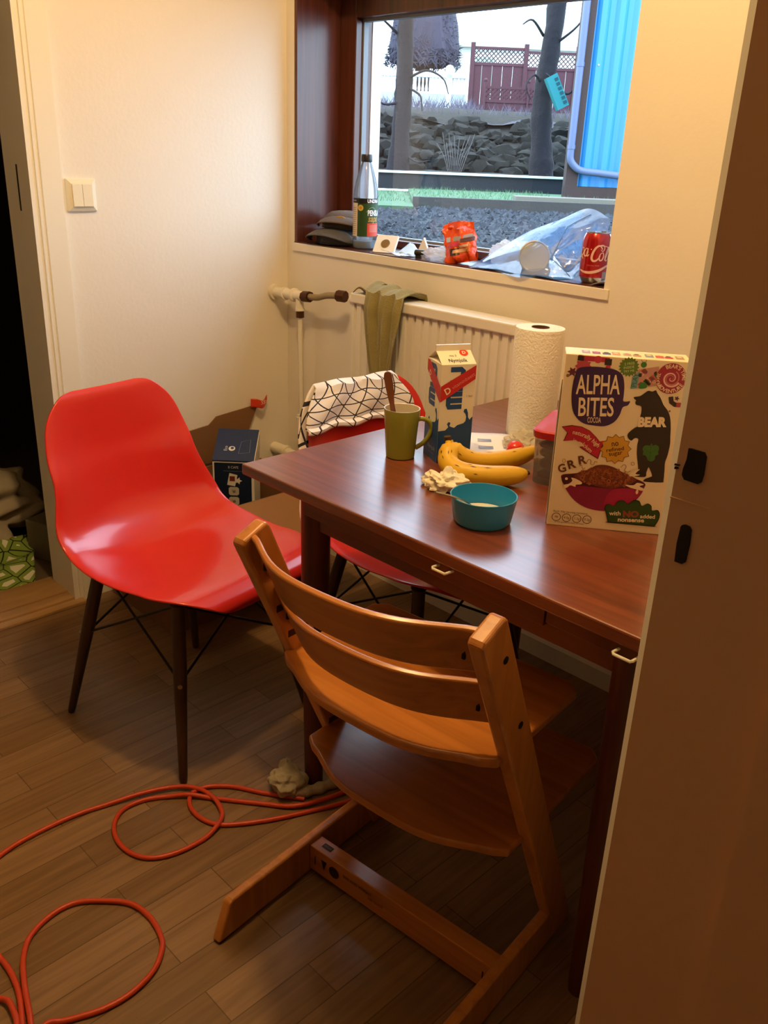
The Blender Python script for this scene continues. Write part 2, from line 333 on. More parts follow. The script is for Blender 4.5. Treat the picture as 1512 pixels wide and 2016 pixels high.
q.build('valve', radm, rad)
pipe_paint = mat('pipe_paint', (.78, .73, .62), .5, bump=.2, bscale=80); brass = mat('dark_brass_nut', '#4A2A14', .45, .6); hosem = mat('braided_hose', '#9C8C6A', .5, .3, bump=.5, bscale=700)
pp = thing('radiator_pipe', 'upper heating pipe with tee, brown nuts and grey hose to radiator', 'pipe', (0, -.055, .845))
q = MB().cyl((0, 0, -.001), (.055, 0, .001), .0165).cyl((.0, 0, 0), (.012, 0, 0), .024).cyl((.05, 0, 0), (.062, 0, .002), .02).cyl((.06, 0, .002), (.15, 0, .004), .0155).lathe([(.0155, 0), (.021, .004), (.021, .012), (.0155, .016)], 16, 0, (.095, 0, .003), Matrix.Rotation(R(90), 4, 'Y'))
q.cyl((.128, 0, .0), (.130, 0, -.035), .013).cyl((.130, 0, -.035), (.1305, 0, -.042), .015); q.build('tee', pipe_paint, pp)
for a_, b_, r_ in (((.15, -.002, .0045), (.183, -.004, .008), .0165), ((.318, -.012, .030), (.346, -.006, .03), .0165), ((.1305, 0, -.042), (.131, 0, -.062), .0125)): MB().cyl(a_, b_, r_, n=8).build('nut', brass, pp, smooth=False)
MB().tube(smooth_path([(.18, -.004, .008), (.225, -.008, .012), (.27, -.012, .024), (.32, -.012, .030)], 8), .0095).build('hose', hosem, pp)
MB().tube([(.131, 0, -.06), (.133, 0, -.2), (.140, 0, -.42), (.142, 0, -.509)], .0075).build('drop_pipe', pipe_paint, pp)
MB().box((.128, -.012, -.39), (.15, .05, -.372)).cyl((.138, -.004, -.395), (.138, -.004, -.38), .013).build('clip', pipe_paint, pp)
lp = thing('floor_pipe', 'lower cream heating pipe coming out of the left wall near the floor', 'pipe', (0, -.06, .328))
q = MB().cyl((0, 0, 0), (.06, 0, 0), .019).cyl((.058, 0, 0), (.072, 0, -.001), .022).cyl((.07, 0, -.001), (.15, 0, -.003), .0165).cyl((.125, 0, -.003), (.16, 0, -.003), .0205).cyl((.16, 0, -.003), (.30, 0, -.006), .014); q.build('pipe', pipe_paint, lp)
for a_, b_ in (((.215, 0, -.004), (.235, 0, -.0045)), ((.26, 0, -.005), (.285, 0, -.005))): MB().cyl(a_, b_, .0185, n=8).build('nut', brass, lp, smooth=False)
# olive cloth over the radiator
olive = mat('olive_cloth', '#8A8050', .95, sheen=.3, bump=.4, bscale=300, var=.12, vscale=25)
def towel(u, v):
    # v 0 = hem in front, .62 = over the top, 1 = hem behind ; narrows towards the front hem
    a = (u - .5); wd = .145 if v > .55 else .05 + .095 * (v / .55) ** .55
    x = .555 + a * wd + .012 * (1 - v) + .0 * v
    fold = .007 * sin(u * 17 + v * 3) + .004 * sin(u * 31 - v * 5)
    if v < .62: t = v / .62; return V((x, -.118 - .006 + fold - .012 * sin(pi * t) * (u > .5) * (u - .5), .664 + .214 * t + .012 * a * (1 - t)))
    t = (v - .62) / .38
    if t < .5: an = t / .5; return V((x + .01 * an, -.124 + .095 * an + fold * .5, .909 + .012 * sin(pi * an) + fold * .6 + .012 * (1 - u) * sin(pi * an)))
    an = (t - .5) / .5; return V((x + .01, -.029, .908 - .09 * an))
tw = MB().grid(towel, 28, 44).build('kitchen_cloth', olive, solid=.003, off=0); tag(tw, 'olive green kitchen cloth hanging over the radiator top', 'cloth')
q = MB().grid(lambda u, v: V((.43 + u * .085, -.11 + v * .055, .903 + .020 * u + .012 * sin(u * 5 + v * 4))), 10, 8).build('corner', olive, None, solid=.003); q.parent = tw
# ------------------------------------------------------------------ dining table
teak = wood('teak_veneer', '#5A2A1A', '#83432A', .30, (2.2, 42, 42), coat=.55, dist=5)
teakd = wood('teak_dark', '#4A2014', '#6A3220', .35, (2.2, 42, 42), coat=.1)
teakl = wood('teak_leg', '#3E1A10', '#5A2818', .4, (40, 40, 2.2))
white_pl = mat('ivory_plastic', (.82, .78, .66), .3)
TX0, TX1, TY0, TY1, TZ = 1.0, 1.876, -.903, -.03, .725
tbl = thing('dining_table', 'square reddish teak dining table with pull-out leaf handles', 'table', (TX0, TY0, 0))
tw_, td_ = TX1 - TX0, TY1 - TY0
MB().box((0, 0, .704), (tw_, td_, TZ)).build('tabletop', teak, tbl, smooth=False, bevel=.003)
MB().box((.685, .008, .683), (tw_ - .03, .40, .703)).build('leaf', teakd, tbl, smooth=False, bevel=.001)
MB().box((.17, .008, .676), (.682, .40, .703)).build('leaf', teakd, tbl, smooth=False, bevel=.001)
MB().box((.085, .085, .606), (tw_ - .085, .105, .704)).box((.085, td_ - .105, .606), (tw_ - .085, td_ - .085, .704)).box((.085, .085, .606), (.105, td_ - .085, .704)).box((tw_ - .105, .085, .606), (tw_ - .085, td_ - .085, .704)).build('apron', teakd, tbl, smooth=False)
for x, y in ((.098, .098), (tw_ - .098, .098), (.098, td_ - .098), (tw_ - .098, td_ - .098)):
    MB().lathe([(.019, 0), (.0275, .45), (.029, .704)], 20, c=(x, y, 0)).build('leg', teakl, tbl)
def pull(x0, x1, z):
    MB().tube([(x0, .008, z), (x0, -.007, z + .001), (x0 + .002, -.009, z), (x1 - .002, -.009, z), (x1, -.007, z + .001), (x1, .008, z)], .0022, 8).build('leaf_handle', white_pl, tbl)
pull(.489, .517, .697); pull(.798, .826, .694)
MB().tube([(.004, .085, .700), (-.006, .085, .696), (-.006, .125, .696), (.004, .125, .700)], .002, 8).build('clasp', mat('brass_clasp', '#A8834A', .3, .8), tbl)
# ------------------------------------------------------------------ red shell chairs
red = mat('red_fibreglass', '#CC2A22', .24, spec=.5, coat=.35, var=.05, vscale=14)
legw = wood('walnut_leg', '#2A180C', '#43281500'[:7], .4, (50, 50, 3)); wire = mat('black_wire', (.012, .011, .010), .4, .6); bolt = mat('zinc_bolt', '#9A968C', .3, .9)
PROF = [(.243, .388), (.247, .405), (.235, .421), (.20, .431), (.14, .428), (.07, .420), (0, .412), (-.055, .410), (-.105, .420), (-.148, .446), (-.178, .486), (-.198, .535), (-.213, .588), (-.226, .635), (-.234, .685), (-.239, .722), (-.243, .746), (-.250, .757)]
def shell_fn(scale=1.0):
    prof = [V((f, z, 0)) for f, z in PROF]; path = smooth_path([(p.x, p.y, 0) for p in prof], 4)
    ds = [0]
    for i in range(1, len(path)): ds.append(ds[-1] + (path[i] - path[i - 1]).length)
    T = ds[-1]
    def at(t):
        d = t * T
        for i in range(1, len(ds)):
            if ds[i] >= d - 1e-9:
                k = (d - ds[i - 1]) / max(ds[i] - ds[i - 1], 1e-9); return path[i - 1].lerp(path[i], k)
        return path[-1]
    def itp(t, tab):
        for (a, x), (b, y) in zip(tab, tab[1:]):
            if t <= b: k = (t - a) / (b - a); k = k * k * (3 - 2 * k); return x + (y - x) * k
        return tab[-1][1]
    WD = [(0, .205), (.18, .222), (.40, .232), (.58, .226), (.78, .194), (1, .166)]
    DP = [(0, .002), (.24, .014), (.48, .038), (.70, .043), (1, .010)]
    def g(s):
        return s ** 2.3 if s < .86 else .86 ** 2.3 + (2.3 * .86 ** 1.3) * ((s - .86) - (s - .86) ** 2 / .30)
    def fn(u, v):
        # rows bunched toward the two ends so the corners can be rounded
        t = v; d0 = t * T; d1 = (1 - t) * T; wdt = itp(t, WD); rc = .155 if d0 < d1 else .085; d = min(d0, d1)
        k = wdt - (rc - sqrt(max(rc * rc - (rc - min(d, rc)) ** 2, 0)))
        a = (u - .5) * 2; p = at(t); p2 = at(min(t + .01, 1)); p1 = at(max(t - .01, 0)); tg = (p2 - p1).normalized(); nr = V((-tg.y, tg.x, 0))
        if nr.y < 0 and t < .3: nr = -nr
        nr = V((tg.y, -tg.x, 0))
        off = itp(t, DP) * g(abs(a) * k / wdt)
        return V(((p.x + .016 + nr.x * off) * scale, -a * k * scale, (p.y + nr.y * off) * scale))
    return fn
def rows(fn, nu, nv):
    def f2(u, v):
        vv = v + 0; vv = .5 - .5 * cos(pi * v) ; vv = .35 * v + .65 * vv; uu = .5 - .5 * cos(pi * u); uu = .5 * u + .5 * uu; return fn(uu, vv)
    return MB().grid(f2, nu, nv)
def shell_chair(name, label, loc, rz, sc):
    t = thing(name, label, 'chair', loc, rz, 'red shell chairs')
    rows(shell_fn(sc), 40, 72).build('seat_shell', red, t, solid=.005, off=0, subsurf=1, ang=180)
    h = .385 * sc
    ft = [(.205, -.195), (-.195, -.195), (.205, .195), (-.195, .195)]; tp = [(.135, -.125), (-.125, -.125), (.135, .125), (-.125, .125)]
    for (fx, fy), (gx, gy) in zip(ft, tp):
        a = V((fx * sc, fy * sc, 0)); b = V((gx * sc, gy * sc, h)); d = b - a; q = V((0, 0, 1)).rotation_difference(d.normalized()).to_matrix().to_4x4(); n = d.length
        lg = MB().lathe([(.0075, 0), (.009, .01), (.0135, n * .5), (.015, n * .62), (.0145, n)], 16, 0, a, q).build('leg', legw, t)
        m = a.lerp(b, .56); o = V((m.x, m.y, 0)).normalized(); MB().cyl(m + o * .012, m + o * .0175, .005, n=12).build('bolt', bolt, lg)
    q = MB(); lo_ = [V((f[0] * sc, f[1] * sc, 0)).lerp(V((g_[0] * sc, g_[1] * sc, h)), .56) for f, g_ in zip(ft, tp)]; hi_ = [V((g_[0] * sc, g_[1] * sc, h)) for g_ in tp]
    for i, j in ((0, 1), (1, 3), (3, 2), (2, 0)): q.tube([lo_[i], hi_[j] * .97], .003, 8); q.tube([lo_[j], hi_[i] * .97], .003, 8)
    q.tube([hi_[0], hi_[3]], .004, 8); q.tube([hi_[1], hi_[2]], .004, 8)
    for k in range(4): q.cyl(hi_[k] - V((0, 0, .004)), hi_[k] + V((0, 0, .012)), .018)
    q.build('wire_brace', wire, t)
    return t
CH1 = (.680, -.850, R(8.6), 1.0)
shell_chair('shell_chair', 'red moulded shell chair standing free, closest to the left doorway', (CH1[0], CH1[1], 0), CH1[2], CH1[3])
CH2 = (.982, -.385, R(-3), 1.0)
shell_chair('shell_chair', 'red moulded shell chair half under the table with patterned cloth on its back', (CH2[0], CH2[1], 0), CH2[2], CH2[3])
# ------------------------------------------------------------------ wooden high chair
beech = wood('beech_varnish', '#A4642A', '#C88440', .28, (45, 45, 3), coat=.3); beechx = wood('beech_plate', '#A05E24', '#C47C38', .3, (3, 45, 45), coat=.3)
rodm = mat('dark_steel_rod', (.02, .022, .018), .4, .7)
hc = thing('high_chair', 'light wooden adjustable high chair drawn up to the table front', 'chair', (1.4717, -.8034, 0), .1057)
WD_, TU = .4413, .0246
for sgn in (-1, 1):
    xo, xi = sgn * WD_ / 2, sgn * (WD_ / 2 - TU); a, b = min(xo, xi), max(xo, xi)
    up_ = MB().prism([(.033, 0), (.093, 0), (.058, .077), (-.2447, .7479), (-.252, .7545), (-.295, .737), (-.3003, .729), (-.002, .077)], a, b, ax=0).build('upright', beech, hc, smooth=False, bevel=.005, seg=3)
    xi2 = sgn * (WD_ / 2 - .0189); a2, b2 = min(xo, xi2), max(xo, xi2)
    ft = MB().prism([(-.3716, .004), (.04, .004), (.0, .077), (-.336, .077), (-.3435, .0735)], a2, b2, ax=0).build('foot', beech, hc, smooth=False, bevel=.004, seg=3)
    MB().box((a2 + .003, -.368, 0), (b2 - .003, -.335, .005)).build('glide', mat('dark_glide', '#3A2A20', .6), ft, smooth=False)
    for k in range(8):
        g_ = MB(); z = .60 - k * .055; yb = -.002 - (z - .077) * .4545; g_.box((xi - sgn * .0003 if sgn > 0 else xi - .0001, yb + .006, z - .006), (xi + sgn * .0002 if sgn > 0 else xi + .0004, yb + .052, z + .006)).build('groove', mat('groove_shadow', '#3A1A0A', .8), up_, smooth=False)

    for s_ in (.06, .20):
        z = .745 - s_ * .91; yv = -.28 + s_ * .415 + .012; MB().cyl((xo - sgn * .002, yv, z), (xo + sgn * .0008, yv, z), .0055, n=14).build('screw', rodm, up_)
def slat(z0, z1, name):
    n = 24; q = MB(); vs = []
    hw = WD_ / 2 - TU + .004
    for i in range(n + 1):
        u = -1 + 2 * i / n; s_ = (1 - u * u); bow = .066 * (s_ * s_ * (3 - 2 * s_) * .55 + s_ * .45)
        for (z, d) in ((z0, 0), (z0, .011), (z1, .011), (z1, 0)):
            yb = -.002 - (z - .077) * .4545 + .020; vs.append((u * hw, yb - bow + d * .9, z + d * .41))
    fs = []
    for i in range(n):
        for k in range(4): fs.append((i * 4 + k, i * 4 + (k + 1) % 4, (i + 1) * 4 + (k + 1) % 4, (i + 1) * 4 + k))
    fs += [(3, 2, 1, 0), tuple(n * 4 + k for k in range(4))]
    o = q.add(vs, fs).build(name, beechx, hc, bevel=.003, ang=50)
    for sx in (-1, 1):
        k = MB(); zc = (z0 + z1) / 2; yb = -.002 - (zc - .077) * .4545 + .020
        k.box((sx * .178 - .0022, yb - .0095, zc - .012), (sx * .178 + .0022, yb - .006, zc + .012)); k.build('slot', mat('slot_dark', (.01, .006, .004), .9), o, smooth=False)
slat(.662, .738, 'backrest'); slat(.560, .640, 'backrest')
def plate(z, yb, yf, name, wdt):
    n = 20; back = []
    for i in range(n + 1):
        u = -1 + 2 * i / n; a = abs(u); s_ = 1 - min(1, (a / .93) ** 2); back.append((u * wdt, yb - .050 * s_ * s_ * (3 - 2 * s_) * .8 - .008 * s_ + (.014 * max(0, (a - .90) / .10) ** 2)))
    poly = back + [(wdt, yf - .02), (wdt - .02, yf), (-wdt + .02, yf), (-wdt, yf - .02)]
    return MB().prism(poly, z - .0075, z + .0075).build(name, beechx, hc, smooth=False, bevel=.004, seg=3)
IN = WD_ / 2 - TU - .0005
plate(.503, -.222, .035, 'seat', IN + .011); plate(.305, -.163, .16, 'footrest', IN + .011)
for z, y in ((.462, -.130), (.24, -.035)): MB().cyl((-IN - .004, y, z), (IN + .004, y, z), .0065).build('steel_rod', rodm, hc)
cb = MB().box((-IN - .006, -.150, .012), (IN + .006, -.118, .068)).build('crossbar', beechx, hc, smooth=False, bevel=.002)
k = Print(); dk = '#2A1408'
k.rect(-.188, .03, -.186, .05, dk); k.poly([(-.172, .052), (-.158, .052), (-.165, .030)], dk); k.disc(-.14, .041, .012, dk); k.text('SIZE AND WEIGHT', -.083, .048, .009, dk, sx=.9); k.text('USE GUIDE', -.04, .038, .008, dk, sx=.9); 
k.build('marking', cb, (0, -.1505, 0), (1, 0, 0), (0, 0, 1)); k = Print(); k.rect(.185, .028, .188, .05, dk); k.build('marking', cb, (0, -.1505, 0), (1, 0, 0), (0, 0, 1))
k = Print(); k.rect(-.182, -.139, -.160, -.128, dk); k.text('DESIGN', -.171, -.1335, .006, '#8A5A3A', sx=.8); k.build('stamp', cb, (0, 0, .0683), (1, 0, 0), (0, 1, 0))
# ------------------------------------------------------------------ cloth over the back of the second chair
def tri_cloth():
    m = bpy.data.materials.new('triangle_print_cotton'); m.use_nodes = True; nt = m.node_tree; b = nt.nodes['Principled BSDF']; N = nt.nodes.new; L = nt.links.new
    uv = N('ShaderNodeUVMap'); sp = N('ShaderNodeSeparateXYZ'); L(uv.outputs[0], sp.inputs[0])
    nz = N('ShaderNodeTexNoise'); nz.inputs['Scale'].default_value = 3; L(uv.outputs[0], nz.inputs[0])
    def fam(a, bq, c0, per, wob, w):
        x = N('ShaderNodeMath'); x.operation = 'MULTIPLY'; x.inputs[1].default_value = a; L(sp.outputs[0], x.inputs[0])
        y = N('ShaderNodeMath'); y.operation = 'MULTIPLY_ADD'; y.inputs[1].default_value = bq; L(sp.outputs[1], y.inputs[0]); L(x.outputs[0], y.inputs[2])
        z = N('ShaderNodeMath'); z.operation = 'MULTIPLY_ADD'; z.inputs[1].default_value = wob; L(nz.outputs['Fac'], z.inputs[0]); L(y.outputs[0], z.inputs[2])
        p = N('ShaderNodeMath'); p.operation = 'PINGPONG'; p.inputs[1].default_value = per / 2; L(z.outputs[0], p.inputs[0])
        l = N('ShaderNodeMath'); l.operation = 'LESS_THAN'; l.inputs[1].default_value = w; L(p.outputs[0], l.inputs[0]); return l
    fs = [fam(0, 1, 0, .052, .02, .0024), fam(1, .42, 0, .06, .06, .0024), fam(1, -.9, 0, .06, .05, .0024)]
    a = N('ShaderNodeMath'); a.operation = 'MAXIMUM'; L(fs[0].outputs[0], a.inputs[0]); L(fs[1].outputs[0], a.inputs[1])
    c = N('ShaderNodeMath'); c.operation = 'MAXIMUM'; L(a.outputs[0], c.inputs[0]); L(fs[2].outputs[0], c.inputs[1])
    mx = N('ShaderNodeMix'); mx.data_type = 'RGBA'; mx.inputs[6].default_value = (.82, .78, .80, 1); mx.inputs[7].default_value = (.02, .015, .025, 1); L(c.outputs[0], mx.inputs[0]); L(mx.outputs[2], b.inputs['Base Color']); b.inputs['Roughness'].default_value = .9
    return m
sf = shell_fn(CH2[3]); cq = MB(); NU, NV = 36, 44
def cl(u, v):
    # u across (0 = +y side ... 1 = camera side), v 0 front hem -> .5 ridge -> 1 back hem
    a = .10 + u * .92
    top = .985
    if v < .5: t = top - (.5 - v) * 2 * .118; p = sf(min(a, .999), t); off = V((.007 + .014 * sin(pi * min(1, (.5 - v) * 2)) * .5 + (.013 if v < .05 else .0) + .004 * sin(u * 14 + v * 9), 0, .004 + .003 * sin(u * 19)))
    else: t = top - (v - .5) * 2 * .30 * (.6 + .8 * u); p = sf(min(a, .999), t); off = V((-.007 - .016 * (v - .5) * 2 - .006 * sin(u * 11), -.008 * max(0, u - .7) * 10 * .3, .004))
    k = 1 - min(1, abs(v - .5) / .07); off.z += .012 * k * k * (3 - 2 * k)
    if u > .86: off.y -= (u - .86) * .12
    return p + off
cq.grid(cl, NU, NV, uv=True)
for k in list(cq.uv): u, v = cq.uv[k]; cq.uv[k] = (u * .36, v * .36)
Mch = Matrix.Translation((CH2[0], CH2[1], 0)) @ Matrix.Rotation(CH2[2], 4, 'Z'); cq.v = [tuple(Mch @ V(p)) for p in cq.v]
tag(cq.build('patterned_cloth', tri_cloth(), solid=.004, off=0), 'white cotton cloth with black triangle line pattern over a red chair back', 'cloth')
# ------------------------------------------------------------------ big open cardboard box with the blue carton in it
card = mat('brown_cardboard', '#7A5636', .85, bump=.15, bscale=200, var=.06); cardl = mat('cardboard_inside', '#8E6744', .85, bump=.12, bscale=180, var=.05)
box = thing('cardboard_box', 'large open brown cardboard box with raised flaps by the left wall', 'box', (.03, -.70, 0))
BX, BY, BZ, tk = .335, .53, .33, .005
MB().box((0, 0, 0), (BX, BY, tk)).box((0, 0, tk), (tk, BY, BZ)).box((BX - tk, 0, tk), (BX, BY, BZ)).box((tk, 0, tk), (BX - tk, tk, BZ)).box((tk, BY - tk, tk), (BX - tk, BY, BZ)).build('body', card, box, smooth=False)
MB().prism([(.02, BZ), (BY - .04, BZ), (BY + .035, .492), (BY - .125, .478), (BY - .155, .455), (.02, .425)], -.022, -.018, ax=0).build('flap', card, box, smooth=False)
MB().add([(BX, .01, BZ), (BX, BY - .01, BZ), (BX + .205, BY - .01, BZ - .055), (BX + .205, .01, BZ - .055), (BX, .01, BZ - .005), (BX, BY - .01, BZ - .005), (BX + .203, BY - .01, BZ - .060), (BX + .203, .01, BZ - .060)],
         [(0, 1, 2, 3), (4, 7, 6, 5), (0, 3, 7, 4), (1, 5, 6, 2), (0, 4, 5, 1), (3, 2, 6, 7)]).build('flap', cardl, box, smooth=False)
k = Print(); k.rect(.16, .432, .245, .448, '#C02A20'); k.rect(.16, .40, .235, .43, '#6E5A4A'); k.text('OG', .20, .395, .03, '#B83428', sx=.9); k.build('print', box, (-.0175, 0, 0), (0, 1, 0), (0, 0, 1))
tp_ = MB().grid(lambda u, v: V((-.015 + .01 * u + .012 * sin(u * 4), BY + .005 + .065 * u, .480 + .030 * v * (1 - .2 * u) + .012 * u + .006 * sin(u * 6 + 1))), 12, 6).build('tape', mat('red_tape', '#D04028', .35), box, solid=.0008)
tag_t = Print(); tag_t.text('SSC', .04, .0, .018, '#F0D8C0', shear=.2); tag_t.build('tape_lettering', tp_, (.000, BY + .005, .499), (.2, 1, .12), (0, -.1, 1))
blue = mat('blue_carton', '#0E2450', .4, spec=.5); cwh = mat('white_card', (.74, .72, .68), .6)
bc = thing('coffee_carton', 'dark blue carton with a column of white icons inside the cardboard box', 'carton', (.2015, -.369, .005), R(45))
bw, bd, bh = .062, .058, .395
MB().box((-bw, 0, 0), (bw, 2 * bd, bh)).build('body', cwh, bc, smooth=False)
MB().add([(-bw, -.003, bh), (bw, -.003, bh), (bw, 2 * bd, bh + .062), (-bw, 2 * bd, bh + .062), (-bw, -.002, bh - .003), (bw, -.002, bh - .003), (bw, 2 * bd, bh + .059), (-bw, 2 * bd, bh + .059)],
         [(0, 1, 2, 3), (4, 7, 6, 5), (0, 4, 5, 1), (1, 5, 6, 2), (2, 6, 7, 3), (3, 7, 4, 0)]).build('lid', blue, bc, smooth=False)
MB().prism([(0, bh), (2 * bd, bh), (2 * bd, bh + .057)], bw - .002, bw + .002, ax=0).build('side_flap', cwh, bc, smooth=False)
k = Print(); k.rect(-bw + .005, .0, bw - .008, bh - .008, '#0C1C38'); k.text('B CAFE', 0, bh - .022, .011, '#C8CCD0', sx=.9); k.rect(-.03, bh - .034, .03, bh - .0335, '#A0A4AC', 1)
k.poly([(-.02, bh - .078), (.004, bh - .082), (.012, bh - .046), (-.012, bh - .04)], '#D8D4CC', 1); k.rect(-.012, bh - .066, .004, bh - .05, '#6A2A18', 2); k.star(.014, bh - .064, .012, .006, 5, '#D8D4CC', 2)
for i in range(6):
    yy = bh - .098 - i * .032; k.poly([(-.0155 + .004 * (a in (0, 3)) * 0 + x, yy + z) for a, (x, z) in enumerate(((0, .009), (.005, .0135), (.026, .0135), (.031, .009), (.031, -.009), (.026, -.0135), (.005, -.0135), (0, -.009)))], '#B8B4AC', 1)
    k.line([(-.006 + .012 * t / 8, yy + .005 * sin(t * 1.3 + i)) for t in range(9)], .0012, '#5A5048', 2); k.disc(0, yy - .002, .004, '#7A6A58', 2)
k.build('front_print', bc, (0, -.0005, 0), (1, 0, 0), (0, 0, 1))
k = Print(); k.text('Eco', -.028, .05, .014, '#D0D4DC', rot=R(90)); k.disc(-.010, .05, .010, '#D8DCE0'); k.disc(-.009, .052, .005, '#1C3058', 1); k.line([(.012, .03), (.045, .035), (.042, .09), (.015, .08), (.012, .03)], .0008, '#8090B0'); k.build('lid_print', bc, (0, -.003, bh + .0003), (1, 0, 0), (0, .121, .062))
# ------------------------------------------------------------------ things on the table
# mug and the butter knife standing in it
green = mat('olive_green_glaze', '#8A8E38', .25, coat=.4); cream = mat('cream_glaze', '#D8CBB0', .3)
mg = thing('mug', 'tapered green mug with cream inside at the table corner', 'mug', (1.153, -.641, TZ))
MB().lathe([(.024, 0), (.0275, .002), (.0290, .02), (.0325, .07), (.0345, .095), (.0343, .0965), (.0335, .0965), (.0325, .0955), (.030, .06), (.026, .008), (.001, .006)], 40, mis=[0, 0, 0, 0, 0, 1, 1, 1, 1, 1], caps=True).build('cup', [green, cream], mg)
MB().tube([V((.0315 * .74, .0315 * .67, 0)) * k_ + V((0, 0, z)) for k_, z in [(1.0, .076), (1.25, .0775), (1.65, .073), (1.86, .060), (1.74, .044), (1.42, .030), (.93, .020)]] and smooth_path([(.74 * r, .67 * r, z) for r, z in ((.031, .076), (.039, .0775), (.051, .073), (.057, .060), (.053, .044), (.043, .030), (.0285, .019))], 6), .0046, 12).build('handle', green, mg)
kn = thing('wooden_spatula', 'brown wooden spatula handle sticking up out of the green mug', 'spatula', (1.153, -.641, TZ + .008))
a, b = V((.008, -.010, .0)), V((-.024, -.020, .156)); d = (b - a).normalized(); sd = V((.70, .70, .0)); sd = (sd - d * sd.dot(d)).normalized(); nn = d.cross(sd)
q = MB(); vs = []
tab = [(0, .006), (.4, .0055), (.62, .0045), (.72, .0062), (.85, .0078), (.95, .0078), (.985, .006), (1, .003)]
for t, wv in tab:
    p = a.lerp(b, t); vs += [p + sd * wv + nn * .0022, p - sd * wv + nn * .0022, p - sd * wv - nn * .0022, p + sd * wv - nn * .0022]
q.add(vs, [(i * 4 + k, i * 4 + (k + 1) % 4, i * 4 + 4 + (k + 1) % 4, i * 4 + 4 + k) for i in range(len(tab) - 1) for k in range(4)] + [(3, 2, 1, 0), tuple(range(len(vs) - 4, len(vs)))])
q.build('blade', wood('walnut_spatula', '#5A3018', '#7A4424', .5, (40, 40, 6)), kn, bevel=.001)
# milk carton
mk = mat('milk_carton_board', (.84, .79, .66), .35, spec=.5)
th_ = R(64); mc = thing('milk_carton', 'blue and cream milk carton with red band and gable top', 'carton', (1.224 + .034 * (cos(th_) - sin(th_)), -.616 + .034 * (sin(th_) + cos(th_)), TZ), th_)
s_ = .034; hb = .188; hr = .207
q = MB(); q.box((-s_, -s_, 0), (s_, s_, hb))
q.add([(-s_, -s_, hb), (s_, -s_, hb), (s_, s_, hb), (-s_, s_, hb), (-s_, -.002, hr), (s_, -.002, hr), (s_, .002, hr), (-s_, .002, hr), (-s_ + .024, 0, hr - .008), (s_ - .024, 0, hr - .008)],
      [(0, 1, 5, 4), (2, 3, 7, 6), (0, 4, 8), (3, 8, 7), (0, 8, 3), (1, 9, 5), (2, 6, 9), (1, 2, 9), (4, 5, 6, 7)])
q.box((-s_, -.0022, hr - .002), (s_, .0022, hr + .011))
q.build('carton_body', mk, mc, smooth=False)
NAVY = '#1A4684'; REDB = '#C02020'; CR = '#F0E6CC'
def cow(k, x0, x1, flip):
    w_ = x1 - x0
    k.poly([(x0, .0), (x1, .0), (x1, .088)] + [(x1 - .003, .086), (x1 - .006, .082), (x1 - .009, .087), (x1 - .010, .096), (x1 - .013, .104), (x1 - .018, .103), (x1 - .019, .098), (x1 - .015, .094), (x1 - .013, .088), (x1 - .014, .080), (x1 - .018, .076), (x1 - .030, .073), (x1 - .036, .068), (x1 - .042, .070), (x1 - .046, .072), (x1 - .044, .078), (x1 - .048, .080), (x1 - .051, .076), (x1 - .048, .070), (x1 - .054, .064), (x0, .063)], NAVY, 0)
def side(k, ban):
    cow(k, -s_, s_, 0)
    # big rotated lettering "mu"
    for cx, cy, n in ((-.004, .122, 3), (-.002, .168, 2)):
        if n == 3:
            k.poly([(cx - .018 + .004, cy - .018), (cx + .014, cy - .018), (cx + .014, cy - .009), (cx - .009, cy - .009), (cx - .009, cy - .0065), (cx + .014, cy - .0065), (cx + .014, cy + .0035), (cx - .009, cy + .0035), (cx - .009, cy + .006), (cx + .014, cy + .006), (cx + .014, cy + .0155), (cx - .012, cy + .0155), (cx - .018, cy + .010), (cx - .018, cy - .010)], NAVY, 0)
        else:
            k.poly([(cx - .014, cy - .018), (cx - .014, cy - .009), (cx + .006, cy - .009), (cx + .006, cy + .006), (cx - .014, cy + .006), (cx - .014, cy + .0155), (cx + .008, cy + .0155), (cx + .0155, cy + .009), (cx + .0155, cy - .010), (cx + .008, cy - .018)], NAVY, 0)
            k.rect(cx - .016, cy - .030, cx + .012, cy - .022, NAVY, 0)
    k.text('Nymjolk', .006, .024, .012, '#A8B4C8', sx=.9); k.text('LETTMJOLK', .006, .013, .005, '#8090A8'); k.text('1 litri', .024, .128, .006, '#5A5040')
kf = Print(); side(kf, 0); kf.poly([(-s_, .118), (s_, .160), (s_, .186), (-s_, .148)], REDB, 3)
th = math.atan2(.04, .068); kf.text('D', -.020, .139, .017, CR, L=5, rot=th, off=.02); kf.text('vitaminbaett', .010, .157, .010, '#E89088', L=5, rot=th)
kf.build('front_print', mc, (0, -s_, 0), (1, 0, 0), (0, 0, 1))
kl = Print(); side(kl, 1); kl.poly([(s_, .118), (s_, .148), (-s_ + .012, .186), (-s_ - .0, .186), (-s_, .166)], REDB, 3); kl.text('D', -.018, .162, .014, CR, L=5, rot=-.5, off=.02)
kl.build('side_print', mc, (-s_, 0, 0), (0, -1, 0), (0, 0, 1))
kt = Print(); kt.text('Nymjolk', .0, .010, .0125, '#1A2A50', off=.01, sx=.85); kt.text('mu 2', -.006, .023, .007, '#283858'); kt.disc(.018, .030, .0085, '#C83028', 1); kt.text('D', .018, .030, .010, CR, 2, off=.03)
kt.build('top_print', mc, (0, -s_, hb), (1, 0, 0), (0, s_ - .002, hr - hb))
